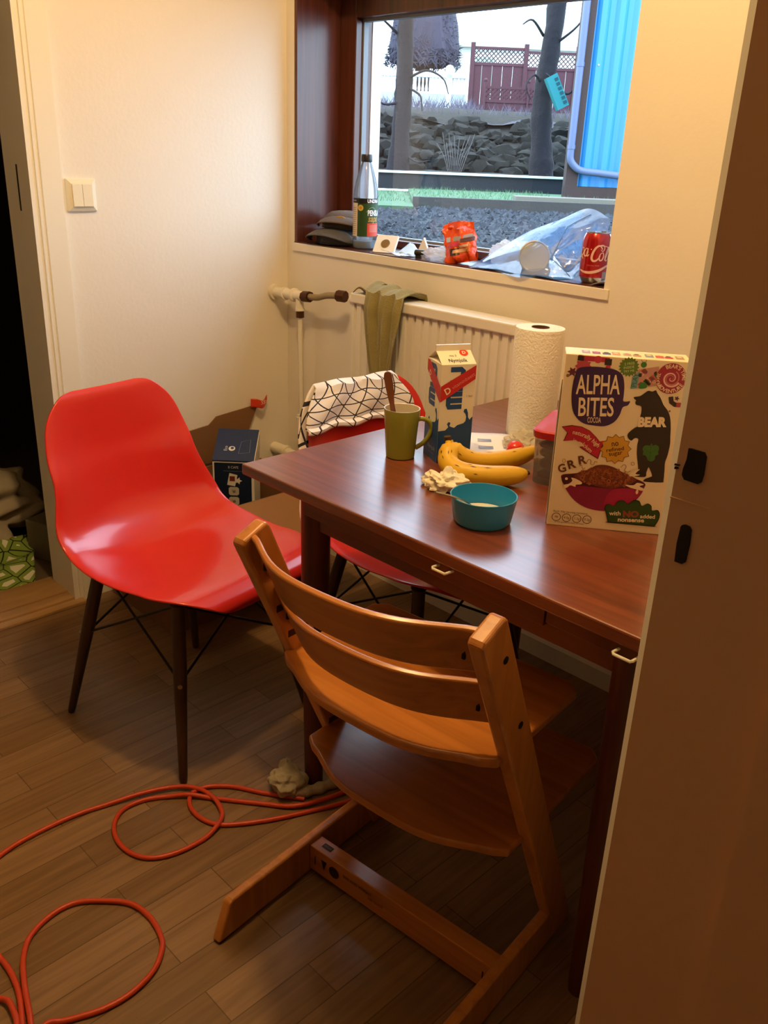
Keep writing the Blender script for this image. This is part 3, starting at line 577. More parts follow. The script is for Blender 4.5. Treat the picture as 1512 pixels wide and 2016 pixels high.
# bananas
ban = mat('banana_skin', '#D6AA2A', .45, var=.10, vscale=30, bump=.05); btip = mat('banana_stem', '#3A2A12', .7); bgrn = mat('banana_neck', '#A8A030', .5); spot = mat('banana_spots', '#4A3010', .6)
bn = thing('banana_bunch', 'pair of joined ripe yellow bananas lying behind the blue bowl', 'bananas', (1.30, -.62, TZ))
def banana(pts, rad, nm):
    P = smooth_path([V(p) - V((1.30, -.62, TZ)) for p in pts], 8); n = len(P); rr = []
    for i in range(n):
        t = i / (n - 1); r = rad * min(1, .42 + t * 3.2) if t < .2 else rad
        if t < .08: r = rad * .36
        if t > .72: r = rad * max(.28, 1 - ((t - .72) / .28) ** 2.2 * .72)
        rr.append(r)
    q = MB().tube(P, rr, 20)
    for i in range(14):
        j = random.randint(int(n * .2), int(n * .85)); a_ = random.uniform(.3, 2.3); tg = (P[j + 1] - P[j - 1]).normalized(); up_ = V((-.25, -.45, .86)); nr = (up_ - tg * up_.dot(tg)).normalized(); bt = tg.cross(nr)
        dr = (nr * cos(a_ - 1.3) + bt * sin(a_ - 1.3)); c_ = P[j] + dr * (rr[j] * 1.0); l_ = random.uniform(.002, .008); s2 = tg.cross(dr)
        q.add([c_ + tg * l_ + dr * .0002, c_ + s2 * .0009 + dr * .0003, c_ - tg * l_ + dr * .0002, c_ - s2 * .0009 + dr * .0003], [(0, 1, 2, 3)], 1)
    o = q.build(nm, [ban, spot], bn, ang=75)
    e = P[-1]; d_ = (P[-1] - P[-2]).normalized(); MB().cyl(e - d_ * .002, e + d_ * .005, .005, .0035, n=8).build('tip', btip, o)
banana([(1.266, -.632, .782), (1.274, -.640, .768), (1.291, -.657, .752), (1.322, -.658, .745), (1.362, -.635, .7435), (1.392, -.598, .7445), (1.404, -.575, .747)], .0185, 'banana')
banana([(1.266, -.630, .783), (1.272, -.628, .770), (1.284, -.618, .757), (1.302, -.592, .746), (1.322, -.548, .743), (1.338, -.500, .747), (1.346, -.465, .756)], .0175, 'banana')
MB().cyl((-.0355, -.010, .045), (-.038, -.012, .066), .0062, .0068, n=10).build('stem', btip, bn)
# crumpled tissue
tis = mat('tissue_paper', (.86, .80, .66), .9, bump=.3, bscale=120)
def crumple(name, m, loc, r, sc, seed, amp, label, cat, sub=4, fr=2.2, group=None):
    q = MB().ico((0, 0, 0), r, sub, amp, fr, seed, sc, oc=2); zm = -r * sc[2] * .55; q.v = [(x, y, max(z, zm) - zm) for x, y, z in q.v]
    return tag(q.build(name, m, loc=loc, ang=35), label, cat, group)
crumple('tissue', tis, (1.325, -.704, TZ), .031, (1.05, .9, .66), 4, .55, 'crumpled cream tissue between the bananas and the blue bowl', 'tissue', sub=5, fr=1.9)
# blue bowl, yoghurt, spoon
bb_ = mat('teal_plastic', '#2A8EC8', .22, spec=.6); bowl = thing('bowl', 'small teal blue plastic bowl with white yoghurt left in it', 'bowl', (1.463, -.768, TZ))
MB().lathe([(.030, 0), (.042, .001), (.0465, .006), (.0505, .03), (.0535, .046), (.0525, .0465), (.0515, .046), (.049, .03), (.0445, .008), (.04, .0045), (.001, .0045)], 48).build('body', bb_, bowl)
MB().lathe([(.043, .010), (.0435, .0145), (.036, .0155), (.02, .0158), (.001, .0158)], 36).build('yoghurt', mat('yoghurt', (.82, .78, .66), .4), bowl)
sp = thing('teaspoon', 'thin metal teaspoon leaning in the blue bowl', 'spoon', (1.463, -.768, TZ))
stl = mat('steel_spoon', '#A8A49A', .2, 1)
q = MB().tube(smooth_path([(-.031, -.080, .060), (-.018, -.058, .052), (-.012, -.035, .040), (-.006, -.012, .024), (-.004, -.004, .020)], 5), [.0018] * 21, 8)
q.ico((-.001, .004, .0185), .011, 2, 0, 1, 0, (.75, 1, .22)); q.build('spoon', stl, sp)
# plastic tub with a red lid
tub = thing('storage_tub', 'clear plastic tub of brown biscuits with a red lid', 'tub', (1.402, -.560, TZ), R(21))
cp = film('tub_plastic', '#F0E4D8', .72, .12, .22, .1)
def rrect(x0, y0, x1, y1, r, n=5):
    o = []
    for cx, cy, a0 in ((x1 - r, y0 + r, -90), (x1 - r, y1 - r, 0), (x0 + r, y1 - r, 90), (x0 + r, y0 + r, 180)):
        o += [(cx + r * cos(R(a0 + 90 * i / n)), cy + r * sin(R(a0 + 90 * i / n))) for i in range(n + 1)]
    return o
def loft(secs):
    q = MB(); n = len(secs[0][0]); vs = [(x, y, z) for p, z in secs for x, y in p]
    fs = [(j * n + i, j * n + (i + 1) % n, (j + 1) * n + (i + 1) % n, (j + 1) * n + i) for j in range(len(secs) - 1) for i in range(n)]
    fs += [tuple(range(n - 1, -1, -1)), tuple(range((len(secs) - 1) * n, len(secs) * n))]; return q.add(vs, fs)
loft([(rrect(0, 0, .108, .150, .02), 0), (rrect(-.003, -.003, .111, .153, .02), .092)]).build('body', cp, tub, ang=50)
rl = mat('red_lid_plastic', '#AC1618', .35, spec=.5)
q = loft([(rrect(-.006, -.006, .114, .156, .022), .086), (rrect(-.007, -.007, .115, .157, .022), .098), (rrect(-.004, -.004, .112, .154, .02), .100), (rrect(.006, .006, .102, .144, .016), .0975)]); q.build('lid', rl, tub, ang=40)
bis = mat('cocoa_biscuit', '#5A2E22', .85, bump=.4, bscale=120, var=.15, vscale=30)
k = 0
for z in (.003, .022, .041, .058):
    for x, y in ((.028, .03), (.078, .032), (.03, .085), (.08, .088), (.052, .125)):
        if z > .05 and y > .1: continue
        k += 1; o = MB().ico((0, 0, .0), .025, 2, .25, 2, k, (1, .95, .36)).build('biscuit', bis, ang=60); o.location = (1.402 + (x * cos(R(21)) - y * sin(R(21))), -.560 + (x * sin(R(21)) + y * cos(R(21))), TZ + z + .0095); o.rotation_euler = (random.uniform(-.12, .12), random.uniform(-.12, .12), k)
        tag(o, 'brown cocoa biscuit piled inside the red-lidded clear tub', 'biscuit', 'biscuits in the plastic tub')
# printed papers, red ball, crumpled bag
pap = mat('printed_paper', (.80, .78, .78), .7)
lf = thing('leaflet', 'white printed sheet lying flat behind the bananas', 'paper', (1.205, -.455, TZ), R(42))
MB().grid(lambda u, v: V((-.10 + .20 * u, -.075 + .15 * v, .0012 + .0012 * sin(u * 7) ** 2)), 10, 6).build('sheet', pap, lf, solid=.0005)
k = Print(.0032)
for x, y, w_, h_, c_ in ((-.06, -.035, .03, .02, '#8088A8'), (-.01, -.035, .03, .02, '#70789A'), (.04, -.03, .03, .018, '#9098B0'), (-.06, .01, .035, .018, '#A0A4B8'), (-.01, .012, .028, .02, '#7880A0'), (.04, .012, .03, .02, '#A8ACBC')):
    for j in range(4): k.rect(x, y + j * h_ / 4, x + w_, y + j * h_ / 4 + h_ / 7, c_)
k.build('print', lf, (0, 0, 0), (1, 0, 0), (0, 1, 0))
rb = MB().lathe([(.0165, 0), (.0175, .004), (.0175, .012), (.016, .019), (.011, .025), (.004, .0275), (.0005, .028)], 28).build('bottle_cap', mat('red_cap_plastic', '#D82A1C', .25, coat=.4), loc=(1.292, -.462, TZ + .0030)); tag(rb, 'small round red cap peeking up behind the rear banana', 'cap')
crumple('plastic_bag', film('thin_bag', '#F0E8D8', .35, .2, .15), (1.262, -.392, TZ), .030, (1.0, 1.3, .6), 9, .6, 'small crumpled clear bag at the foot of the paper towel roll', 'bag')
# paper towel roll
pt = mat('paper_towel', (.84, .80, .72), .95, bump=.35, bscale=220); tube_ = mat('cardboard_core', '#5A3A20', .8)
tr = thing('paper_towel_roll', 'tall white paper towel roll standing at the back of the table', 'paper towel', (1.2185, -.3165, TZ))
MB().lathe([(.0185, 0), (.0495, 0), (.0505, .004), (.0505, .221), (.0495, .225), (.0185, .225), (.0185, 0)], 56, caps=False).build('paper', pt, tr, ang=50)
MB().lathe([(.0172, .001), (.0184, .001), (.0184, .2262), (.0172, .2262), (.0172, .001)], 32, caps=False).build('core', tube_, tr, ang=50)
# cereal box
cb_ = mat('cereal_board', '#F2DDB4', .5); cx = thing('cereal_box', 'upright cereal box with bear picture at the right end of the table', 'cereal box', (1.537, -.696, TZ), math.atan2(.104, .140))
BWd, BHt, BDp = .180, .275, .052
MB().box((0, 0, 0), (BWd, BDp, BHt)).build('carton', cb_, cx, smooth=False, bevel=.0012)
MB().prism([(0.004, .0), (.026, .035), (.026, .20), (.004, .235)], -.0014, -.0004, ax=0).build('side_flap', mat('grey_board', '#8A7460', .8), cx, smooth=False)
k = Print(.0003); X = lambda px: (px - 0) ; 
PUR = '#3A1A4A'; CRM = '#F2DCB2'; BRN = '#3A2414'
# coordinates: x 0..0.180, y 0..0.275
k.spoly([(.0206, .2548), (.0378, .2583), (.0583, .2583), (.0747, .2557), (.0852, .2482), (.0897, .2333), (.0908, .2181), (.0912, .2104), (.0957, .2095), (.1012, .2104), (.0987, .204), (.0918, .2003), (.089, .1884), (.0824, .1768), (.0699, .1694), (.0535, .1689), (.0367, .1714), (.0242, .1815), (.0182, .1936), (.015, .2121), (.0148, .2291), (.0164, .2431)], PUR, 1)
k.text('ALPHA', .0517, .2322, 0, CRM, 2, rot=.07, fit=(.064, .0295), off=.014); k.text('BITES', .0531, .1979, 0, CRM, 2, rot=.07, fit=(.052, .0295), off=.014); k.text('COCOA', .0527, .1776, 0, CRM, 2, rot=.07, fit=(.020, .0088), off=.01)
k.line([(.022, .2745), (.022, .270), (.0625, .2695), (.0625, .258)], .0075, '#C03048', 0); k.rect(.0175, .266, .0265, .2735, BRN, 1); k.rect(.057, .262, .067, .2715, BRN, 1); k.disc(.047, .2695, .0055, '#D04050', 1); k.star(.027, .2575, .0125, .0095, 10, '#C04A58', 0); k.star(.012, .2485, .008, .004, 6, '#6A2A3A', 0); k.disc(.006, .2425, .0025, '#8A7040', 0)
k.star(.0925, .2618, .0150, .0122, 18, '#5E7A24', 1); k.text('2 FREE', .0925, .2665, .0052, '#D8E0A0', 2, rot=.2); k.text('INSIDE', .0925, .261, .0052, '#D8E0A0', 2, rot=.2); k.text('TRY ME', .0932, .2555, .0046, '#D8E0A0', 2, rot=.2)
k.disc(.1130, .2665, .0042, '#3A7A2A', 2); k.line([(.111, .270), (.1085, .2735)], .0007, '#3A7A2A', 2); k.line([(.115, .270), (.116, .2735)], .0007, '#3A7A2A', 2)
k.poly([(.0988, .2294), (.1385, .237), (.1350, .2655), (.107, .259), (.099, .247)], '#C89080', 1)
for i in range(34): k.disc(.110 + (i * 37 % 26) / 1000, .237 + (i * 53 % 22) / 1000, .0016 + (i % 3) * .0007, ('#B03A34', '#E0B0A0', '#2A2A1A', '#3A6A2A', '#D86A70', '#8A4A44')[i % 6], 2, n=10)
k.poly([(.0988, .2294), (.108, .231), (.109, .257), (.0992, .247)], '#6A9A94', 2); k.text('PLAY', .1035, .243, 0, '#2A4A4A', 3, rot=R(86), fit=(.020, .0065)); k.spoly([(.111, .231), (.122, .233), (.119, .240), (.112, .239)], '#3A7A2A', 3); k.line([(.131 + .002 * cos(a_), .2425 + .002 * sin(a_)) for a_ in (i_ * .785 for i_ in range(8))], .0008, CRM, 4, True)
SX, SY = .1545, .2490
k.disc(SX, SY, .0215, '#A02438', 3, n=44, ry=.0228)
k.line([(SX + (.0006 + .0016 * t) * cos(2.4 + t * 1.25), SY + (.0006 + .0016 * t) * sin(2.4 + t * 1.25)) for t in [i * .2 for i in range(40)]], [.0007 + .00006 * i for i in range(40)], '#E8B8A8', 4); k.line([(SX + (.0016 + .0016 * t) * cos(5.4 + t * 1.25), SY + (.0016 + .0016 * t) * sin(5.4 + t * 1.25)) for t in [i * .2 for i in range(34)]], [.0005 + .00003 * i for i in range(34)], '#D08078', 4)
k.text("BEAR'S TIME", SX, SY, .0082, CRM, 5, rot=.55, arc=.0182, sx=.92, off=.015); k.text('TRAVEL', SX, SY, .0068, CRM, 5, rot=-1.75, arc=.0185, sx=.92, off=.012)
vs_ = 'ADVENTURE'
for i_, ch in enumerate(vs_): a_ = R(218 + i_ * 14.2); k.text(ch, SX + .0182 * cos(a_), SY + .0190 * sin(a_), .0078, CRM, 5, rot=a_ + pi / 2, off=.015)
k.line([(.1585, .222), (.1605, .214), (.166, .2105), (.173, .2105)], .0068, BRN, 1); k.line([(.168, .2105), (.1745, .2108)], .0068, '#B04048', 2); k.star(.1675, .220, .0042, .0018, 5, '#5A2A3A', 2); k.disc(.160, .200, .0016, '#8A6A40', 1)
k.spoly([(.106, .2174), (.1141, .2194), (.1199, .2242), (.1251, .2284), (.1311, .2277), (.1358, .23), (.1386, .2257), (.144, .2192), (.1499, .2089), (.157, .201), (.1621, .1913), (.1653, .1775), (.1672, .1619), (.1687, .1493), (.1678, .1316), (.1659, .1201), (.1671, .1072), (.1681, .0909), (.1657, .0874), (.1402, .0863), (.1403, .0907), (.148, .0948), (.1499, .0974), (.1454, .1068), (.1427, .1099), (.141, .1015), (.1398, .094), (.1194, .0937), (.1168, .0959), (.1215, .1005), (.1278, .1036), (.1265, .1133), (.1227, .1292), (.1213, .1435), (.1214, .1532), (.1161, .1543), (.1115, .1499), (.1065, .1535), (.1047, .1581), (.1066, .163), (.1131, .1699), (.1184, .1743), (.1189, .1862), (.1197, .1956), (.1182, .204), (.1109, .2058), (.1089, .2095), (.1096, .2126), (.1067, .2147)], '#2E1E10', 1, 3)
k.text('BEAR', .1380, .1815, 0, CRM, 3, rot=.08, fit=(.0415, .0158), off=.06)
k.spoly([(.1419, .1486), (.1442, .1448), (.1477, .1467), (.1524, .1447), (.1539, .14), (.153, .1359), (.1544, .132), (.1503, .1292), (.1498, .1227), (.1457, .1199), (.1403, .121), (.1363, .128), (.1316, .1292), (.1316, .1348), (.1296, .1379), (.1318, .1437), (.1368, .1449), (.1398, .1444)], '#3E6A20', 3, 3); k.line([(.1420, .121), (.1420, .146)], .0006, '#2E5018', 4); k.line([(.1420, .133), (.133, .139)], .0005, '#2E5018', 4); k.line([(.1420, .133), (.151, .139)], .0005, '#2E5018', 4)
ar_ = [(.0059, .1632), (.0206, .1669), (.0358, .1658), (.0486, .1605), (.0587, .1517), (.0657, .1443), (.0723, .1457), (.0689, .1308), (.0663, .1162), (.036, .1328), (.0435, .1342), (.0389, .1403), (.0279, .1434), (.0107, .1406), (.0152, .1544)]
k.poly(ar_, '#6A1020', 1); axm, aym = .043, .149; k.poly([(axm + (x - axm) * .955, aym + (y - aym) * .93) for x, y in ar_], '#B81C34', 2)
k.text('naturally high', .0205, .096, .0094, CRM, 4, rot=.44, arc=.0600, off=.01, sx=.94); k.text('in calcium', .0165, .092, .0092, CRM, 4, rot=.50, arc=.0520, off=.01, sx=.94)
k.star(.0900, .1345, .0240, .0195, 12, '#7A4A10', 1, .1); k.star(.0900, .1345, .0228, .0185, 12, '#D09A28', 2, .1)
for t, x, y, w_ in (('no', .0885, .1425, .010), ('refined', .0895, .1345, .026), ('sugar', .0915, .1262, .020)): k.text(t, x, y, 0, '#4A2408', 4, rot=.22, fit=(w_, .0062 if t != 'sugar' else .0068), off=.008)
for t, x, y, r_, w_ in (('G', .0137, .0967, .35, .0120), ('R', .0278, .1045, .35, .0120), ('R', .0433, .1130, .25, .0120)): k.text(t, x, y, 0, '#6A3A16', 3, rot=r_, fit=(w_, .0140), off=.03)
k.line([(.0155 + .0022 * cos(a_), .109 + .0032 * sin(a_)) for a_ in (i_ * .6 for i_ in range(11))], .0007, '#9A7A50', 1, True)
for w0 in ([(.050, .108), (.052, .114), (.056, .113), (.0565, .107), (.061, .107), (.062, .112), (.066, .111)], [(.040, .102), (.043, .104), (.045, .099), (.049, .100)], [(.102, .106), (.106, .111), (.110, .108), (.108, .102), (.113, .099), (.117, .102)]): k.line([(p.x, p.y) for p in smooth_path([(x, y, 0) for x, y in w0], 4)], .0009, '#9A7A50', 1)
k.line([(.119 + .0026 * cos(a_), .1135 + .0026 * sin(a_)) for a_ in (i_ * .785 for i_ in range(8))], .0008, '#9A7A50', 1, True)
k.spoly([(.0147, .0855), (.0327, .0897), (.0703, .0965), (.1087, .0944), (.1396, .0849), (.1411, .075), (.1362, .0612), (.1233, .0447), (.1061, .0353), (.0786, .0317), (.0547, .0361), (.0361, .0479), (.0234, .0636), (.0174, .0749)], '#8A1840', 1); k.spoly([(.085, .038), (.106, .038), (.123, .047), (.135, .062), (.139, .074), (.125, .074), (.100, .071), (.088, .060)], '#A81C48', 2); k.spoly([(.0155, .0847), (.0328, .0894), (.0704, .0962), (.1088, .0939), (.1394, .0845), (.1391, .0782), (.1162, .0735), (.0829, .0702), (.0473, .071), (.0211, .0702)], '#4A1420', 3); k.spoly([(.0339, .0865), (.043, .094), (.0548, .0984), (.0645, .1059), (.078, .108), (.092, .1052), (.1066, .0983), (.121, .093), (.128, .0871), (.1126, .0773), (.0951, .0714), (.0735, .0718), (.0529, .0766), (.04, .0804)], '#6E3018', 4)
for i in range(80):
    a_ = i * 2.39996; r_ = sqrt((i + .5) / 80); x, y = .0815 + .0420 * r_ * cos(a_), .0885 + .0150 * r_ * sin(a_) + .004 * (1 - r_) - .05 * abs(.042 * r_ * cos(a_)); k.text('ABERSOHPK'[i % 9], x, y, .0085, ('#8A4420', '#A05428', '#7A3818', '#B06434')[i % 4], 5 + i % 3, rot=a_, off=.03)
k.spoly([(.0195, .07), (.027, .0724), (.0318, .0779), (.0297, .0827), (.0368, .0817), (.0466, .0768), (.0455, .0733), (.038, .0718), (.0376, .0684), (.0296, .0701), (.0247, .0654), (.02, .0658)], CRM, 8, 3); k.disc(.0225, .0805, .0022, CRM, 8); k.spoly([(.1124, .0789), (.1245, .0793), (.1299, .0839), (.1401, .0819), (.1337, .0785), (.1411, .075), (.1393, .0715), (.1268, .0737), (.119, .0754)], CRM, 8, 3); k.disc(.1315, .0690, .0020, CRM, 8, .0038); k.spoly([(.1164, .0934), (.1199, .1012), (.1305, .1063), (.1248, .0983), (.1318, .0973), (.1268, .0949)], CRM, 8, 3)
sp_ = [(.0862, .0393), (.0909, .0448), (.1005, .0424), (.104, .0504), (.1129, .053), (.1213, .0479), (.128, .055), (.1372, .0545), (.1422, .0466), (.1499, .0516), (.1565, .048), (.1584, .0406), (.1665, .0423), (.171, .0359), (.1706, .0257), (.1661, .0144), (.0941, .0143), (.0901, .0277)]
k.spoly(sp_[:-4] + [sp_[-4], (.1661, .0146), (.1655, .0144), (.0945, .0143), (.0941, .0145), sp_[-1]], '#1A2A10', 9, 3); k.spoly([(.130 + (x - .130) * .965, .033 + (y - .033) * .93) for x, y in sp_[:-4] + [sp_[-4], (.1661, .0146), (.1655, .0144), (.0945, .0143), (.0941, .0145), sp_[-1]]], '#2E4A1A', 10, 3)
k.text('with', .1030, .0305, 0, CRM, 11, rot=.08, fit=(.0175, .0072), off=.02); k.text('NO', .1275, .0315, 0, '#8A4A30', 11, rot=.08, fit=(.0245, .0115), off=.06); k.text('added', .1530, .0300, 0, CRM, 11, rot=.06, fit=(.0225, .0066), off=.02); k.text('nonsense', .1290, .0208, 0, CRM, 11, rot=.06, fit=(.0400, .0052), off=.03)
k.text('Each 30g serving contains', .0353, .0243, 0, '#5A4020', 2, fit=(.053, .0038)); k.text('of the guideline daily amount', .0350, .0064, 0, '#5A4020', 2, fit=(.046, .0032))
for i, t in enumerate(('98', '4.0g', '1.2g', '0.2g')): x = .0141 + i * .0160; k.line([(x + .0066 * cos(a_), .0148 + .0066 * sin(a_)) for a_ in (j * .314 for j in range(20))], .0010, '#5A4020', 2, True); k.text(t, x, .0148, .0055, '#5A4020', 2)
k.build('front_print', cx, (0, -.0002, 0), (1, 0, 0), (0, 0, 1))
k = Print(.0003)
for i, (x, c_) in enumerate(((.030, '#9A7A78'), (.045, '#8A2A48'), (.060, '#3A2028'), (.074, '#C88A58'), (.090, '#A89A70'), (.104, '#B08A60'), (.122, '#7A8AA0'), (.137, '#C04A40'), (.150, '#B83028'), (.166, '#A8846A'))): k.rect(x - .006, .012, x + .006, .034 - (i % 3) * .005, c_); k.disc(x, .026, .004, ('#E0C8A0', '#C85A60', '#5A3A48')[i % 3], 1, n=12)
k.build('top_print', cx, (0, 0, BHt), (1, 0, 0), (0, 1, 0))
# ------------------------------------------------------------------ things on the window sill
SZ = .9992
# two flat caps stacked at the left end
capm = mat('grey_cap_cotton', '#57565A', .95, bump=.3, bscale=250, var=.12, vscale=40); capb = mat('brown_cap_cotton', '#5E5048', .95, bump=.3, bscale=250, var=.2, vscale=30)
def cap(name, label, loc, rz, m, sc, tilt=0, hk=.72, ar=.030):
    t = thing(name, label, 'cap', loc, rz, 'caps on the sill'); t.rotation_euler.x = tilt
    MB().grid(lambda u, v: V((-.085 * cos(pi * u) * (1 - .10 * v) , -.035 - .075 * v * sin(pi * u) ** .6, ar * sin(pi * u) * (1 - .45 * v * v) + .004 + .004 * v)) * sc, 28, 10).build('visor', m, t, solid=.003)
    q = MB().lathe([(.088 * sc * a_, z * sc) for a_, z in ((1, 0.0), (1.0, .014), (.97, .026), (.85, .042), (.62, .052), (.3, .056), (.02, .057))], 32, caps=False); q.v = [(x, y * .92 + .022 * sc, max(z * hk * (1 - .2 * (y > .03)), .001) + .004 * noise.noise(V((x * 30, y * 30, 1)))) for x, y, z in q.v]
    q.build('crown', m, t, solid=.002); return t
c1 = cap('flat_cap', 'grey peaked cap lying lowest at the left end of the sill', (.158, .078, SZ), R(12), capm, 1.0, 0, .8, .046)
c2 = cap('flat_cap', 'brown peaked cap with yellow badge on top of the grey cap', (.164, .092, SZ + .047), R(24), capb, .88, .03, 1.0, .040)
q = MB().ico((.012, -.056, .031), .018, 2, .1, 2, 1, (1.1, .35, .6)); o = q.build('badge', mat('gold_badge', '#8A6418', .5), c2)
# bottle of green soap
bt = thing('soap_bottle', 'clear bottle of liquid soap with black cap and green label', 'bottle', (.283, .068, SZ), R(-52))
clear = film('clear_bottle_plastic', '#D8E4F4', .78, .05, .30, .05); blk = mat('black_plastic', (.012, .012, .014), .35)
MB().lathe([(.030, 0), (.0345, .004), (.0355, .012), (.0355, .150), (.0345, .163), (.0305, .184), (.0245, .205), (.0185, .225), (.0142, .237), (.0128, .240), (.0128, .244)], 36).build('bottle', clear, bt)
MB().lathe([(.0155, .240), (.016, .243), (.016, .257), (.0145, .2605)], 28).build('cap', blk, bt)
MB().lathe([(.0325, .002), (.034, .006), (.0345, .022)], 30).build('soap', mat('cloudy_soap', '#8FA0A4', .3), bt)
class WP(Print):
    def wrect(s, x0, y0, x1, y1, col, L=0):
        n = max(2, int(abs(x1 - x0) / .004)); z = s.base + L * s.step
        vs = [(x0 + (x1 - x0) * i / n, y, z) for i in range(n + 1) for y in (y0, y1)]
        s.b.add(vs, [(2 * i, 2 * i + 2, 2 * i + 3, 2 * i + 1) for i in range(n)], s.mi(col)); return s
k = WP(.0003, .00025)
k.wrect(-.09, .036, .09, .128, '#24421A', 0); k.wrect(-.09, .128, .09, .142, '#0C0C0C', 0); k.wrect(-.046, .036, -.019, .1285, '#D0C0A8', 1)
for i in range(14): k.wrect(-.043, .042 + i * .0056, -.024 + (i % 3) * .001, .0435 + i * .0056, '#8A7A70', 2)
k.text('ENGLISH', -.034, .135, .005, '#C8C8C8', 2); k.text('UNDRA', .030, .1345, .013, '#F0F0F0', 2, sx=.85, off=.03)
k.text('PENSLA', .034, .1015, .021, '#F0F0F0', 2, sx=.62, off=.03); k.text('sapa', .030, .086, .026, '#B08A3A', 2, sx=.75, shear=.25, off=.02)
k.wrect(.012, .037, .058, .074, '#C8442C', 1)
for i in range(5): k.wrect(.018, .066 - i * .004, .05, .0675 - i * .004, '#E0907C', 2)
k.disc(-.009, .116, .0085, '#B8A850', 2); k.disc(-.009, .116, .004, '#C07828', 3); k.line([(.008 + .0 + i * .004, .104 + .014 * sin(i * .35)) for i in range(12)], .0014, '#7A9A6A', 1)
k.build('label', bt, (0, 0, 0), (1, 0, 0), (0, 0, 1), wrap=.0357)
# white card with a coin, leaning
coin = thing('coin_card', 'small white square card with a round coin window, propped up', 'card', (.404, .026, SZ), R(22)); coin.rotation_euler.x = R(-38)
M_ = mat('white_card_board', (.82, .80, .76), .6)
MB().box((-.033, 0, .002), (.033, .008, .060)).build('card', M_, coin, smooth=False, bevel=.001); 
q = MB().lathe([(.0135, 0), (.0135, .0012), (.012, .0016)], 28, 0, (0, -.0005, .031), Matrix.Rotation(R(90), 4, 'X')); q.build('coin', mat('worn_coin', '#8A7452', .35, .7), coin)
# clear plastic sleeve and marker
sl = MB().grid(lambda u, v: V((.435 + .085 * u + .02 * v, -.012 + .050 * v + .01 * u, SZ + .0012 + .014 * (1 - v) * (1 - u) ** 2 + .004 * sin(u * 5) ** 2)), 10, 6).build('plastic_sleeve', film('clear_sleeve', '#E8E8FF', .55, .05, .3), solid=.0005)
tag(sl, 'clear plastic sleeve lying at the front edge of the sill', 'sleeve')
sl = MB().grid(lambda u, v: V((.44 + .06 * u + .01 * v, .045 + .045 * v, SZ + .001 + .03 * v * (1 - u) + .005 * sin(u * 6) ** 2)), 10, 6).build('folded_paper', mat('bluish_paper', '#B8CCE0', .7), solid=.0006); tag(sl, 'pale blue folded paper scrap behind the coin card', 'paper')
mk_ = thing('marker_pen', 'short black pen with a pink red tip on the sill', 'pen', (.537, .020, SZ + .0155), R(28))
MB().lathe([(.006, 0), (.0082, .003), (.0086, .012), (.0084, .024), (.007, .029)], 18, 0, (0, 0, 0), Matrix.Rotation(R(90), 4, 'Y')).build('barrel', mat('pen_black', '#22241C', .4), mk_)
MB().lathe([(.0055, 0), (.0055, .008), (.0035, .018), (.001, .021)], 14, 0, (.029, 0, 0), Matrix.Rotation(R(90), 4, 'Y')).build('tip', mat('pen_pink', '#C0304A', .4), mk_)
MB().box((.004, -.006, -.0152), (.020, .006, -.007)).build('clip', mat('pen_black', '#22241C', .4), mk_, smooth=False)
# bags
bagw = film('white_bag', '#F8F8FC', .15, .25, .12, .3, 30, .65)
def bag(name, loc, r, sc, seed, amp, label, m=bagw, rz=0, fr=2.4):
    q = MB().ico((0, 0, 0), r, 5, amp, 1.7, seed, sc); zm = -r * sc[2] * .6; q.v = [(x, y, max(z, zm) - zm) for x, y, z in q.v]
    o = q.build(name, m, loc=loc, rotz=rz, ang=60); return tag(o, label, 'bag', 'plastic bags on the sill')
bag('plastic_bag', (.612, .050, SZ), .040, (1.35, .85, .52), 3, .32, 'crumpled white plastic bag left of the orange packet', rz=.3)
bag('plastic_bag', (.785, .132, SZ), .052, (1.25, .62, .78), 12, .34, 'crumpled white plastic bag right behind the orange packet')
tag(MB().add([(.492, .07, SZ), (.535, .085, SZ), (.512, .08, SZ + .050), (.494, .078, SZ + .002), (.534, .092, SZ), (.511, .087, SZ + .050)], [(0, 1, 2), (3, 5, 4), (0, 2, 5, 3), (1, 4, 5, 2), (0, 3, 4, 1)]).build('paper_scrap', M_, smooth=False), 'upright torn white paper scrap behind the pen', 'paper')
# orange sweet packet
org = mat('orange_foil', '#D8480E', .28, spec=.6, bump=.5, bscale=60); op = thing('sweet_packet', 'crumpled orange foil sweet packet with crimped top', 'packet', (.690, .044, SZ + .003), R(24)); op.rotation_euler.y = R(-9)
def pk(u, v, sgn):
    x = (u - .5) * (.090 - .012 * abs(v - .5)); z = .012 + .098 * v; puff = sin(pi * u) ** .7 * sin(pi * min(1, v * 1.18)) ** .7 * .024 if v < .85 else 0
    n = noise.noise(V((u * 4, v * 4, sgn * 2))) * .017
    return V((x - .012 * v + n * .4, sgn * (puff + .0012) + n * (v < .9) + .006 * sin(u * 9) * (v > .8) + .035 * v - .0, z - .012 + .006 * (u - .5) + .008 * sin(u * 3.1 + .4) * (v > .8)))
q = MB(); q.grid(lambda u, v: pk(u, v, -1), 24, 26); q.grid(lambda u, v: pk(u, v, 1), 24, 26); q.build('packet', org, op, ang=35)
k = MB()
def patch(u0, v0, u1, v1, mi, sk=0):
    k.grid(lambda u, v: pk(u0 + (u1 - u0) * u + sk * v, v0 + (v1 - v0) * v, -1) + V((0, -.0008 - .0002 * mi, 0)), 8, 5, mi)
patch(.02, .58, .94, .70, 0); patch(.10, .44, .50, .56, 1, .18); patch(.20, .22, .52, .40, 2); patch(.50, .26, .84, .46, 3); patch(.62, .52, .96, .62, 4); patch(.28, .28, .70, .36, 5, .06); patch(.55, .40, .8, .46, 5)
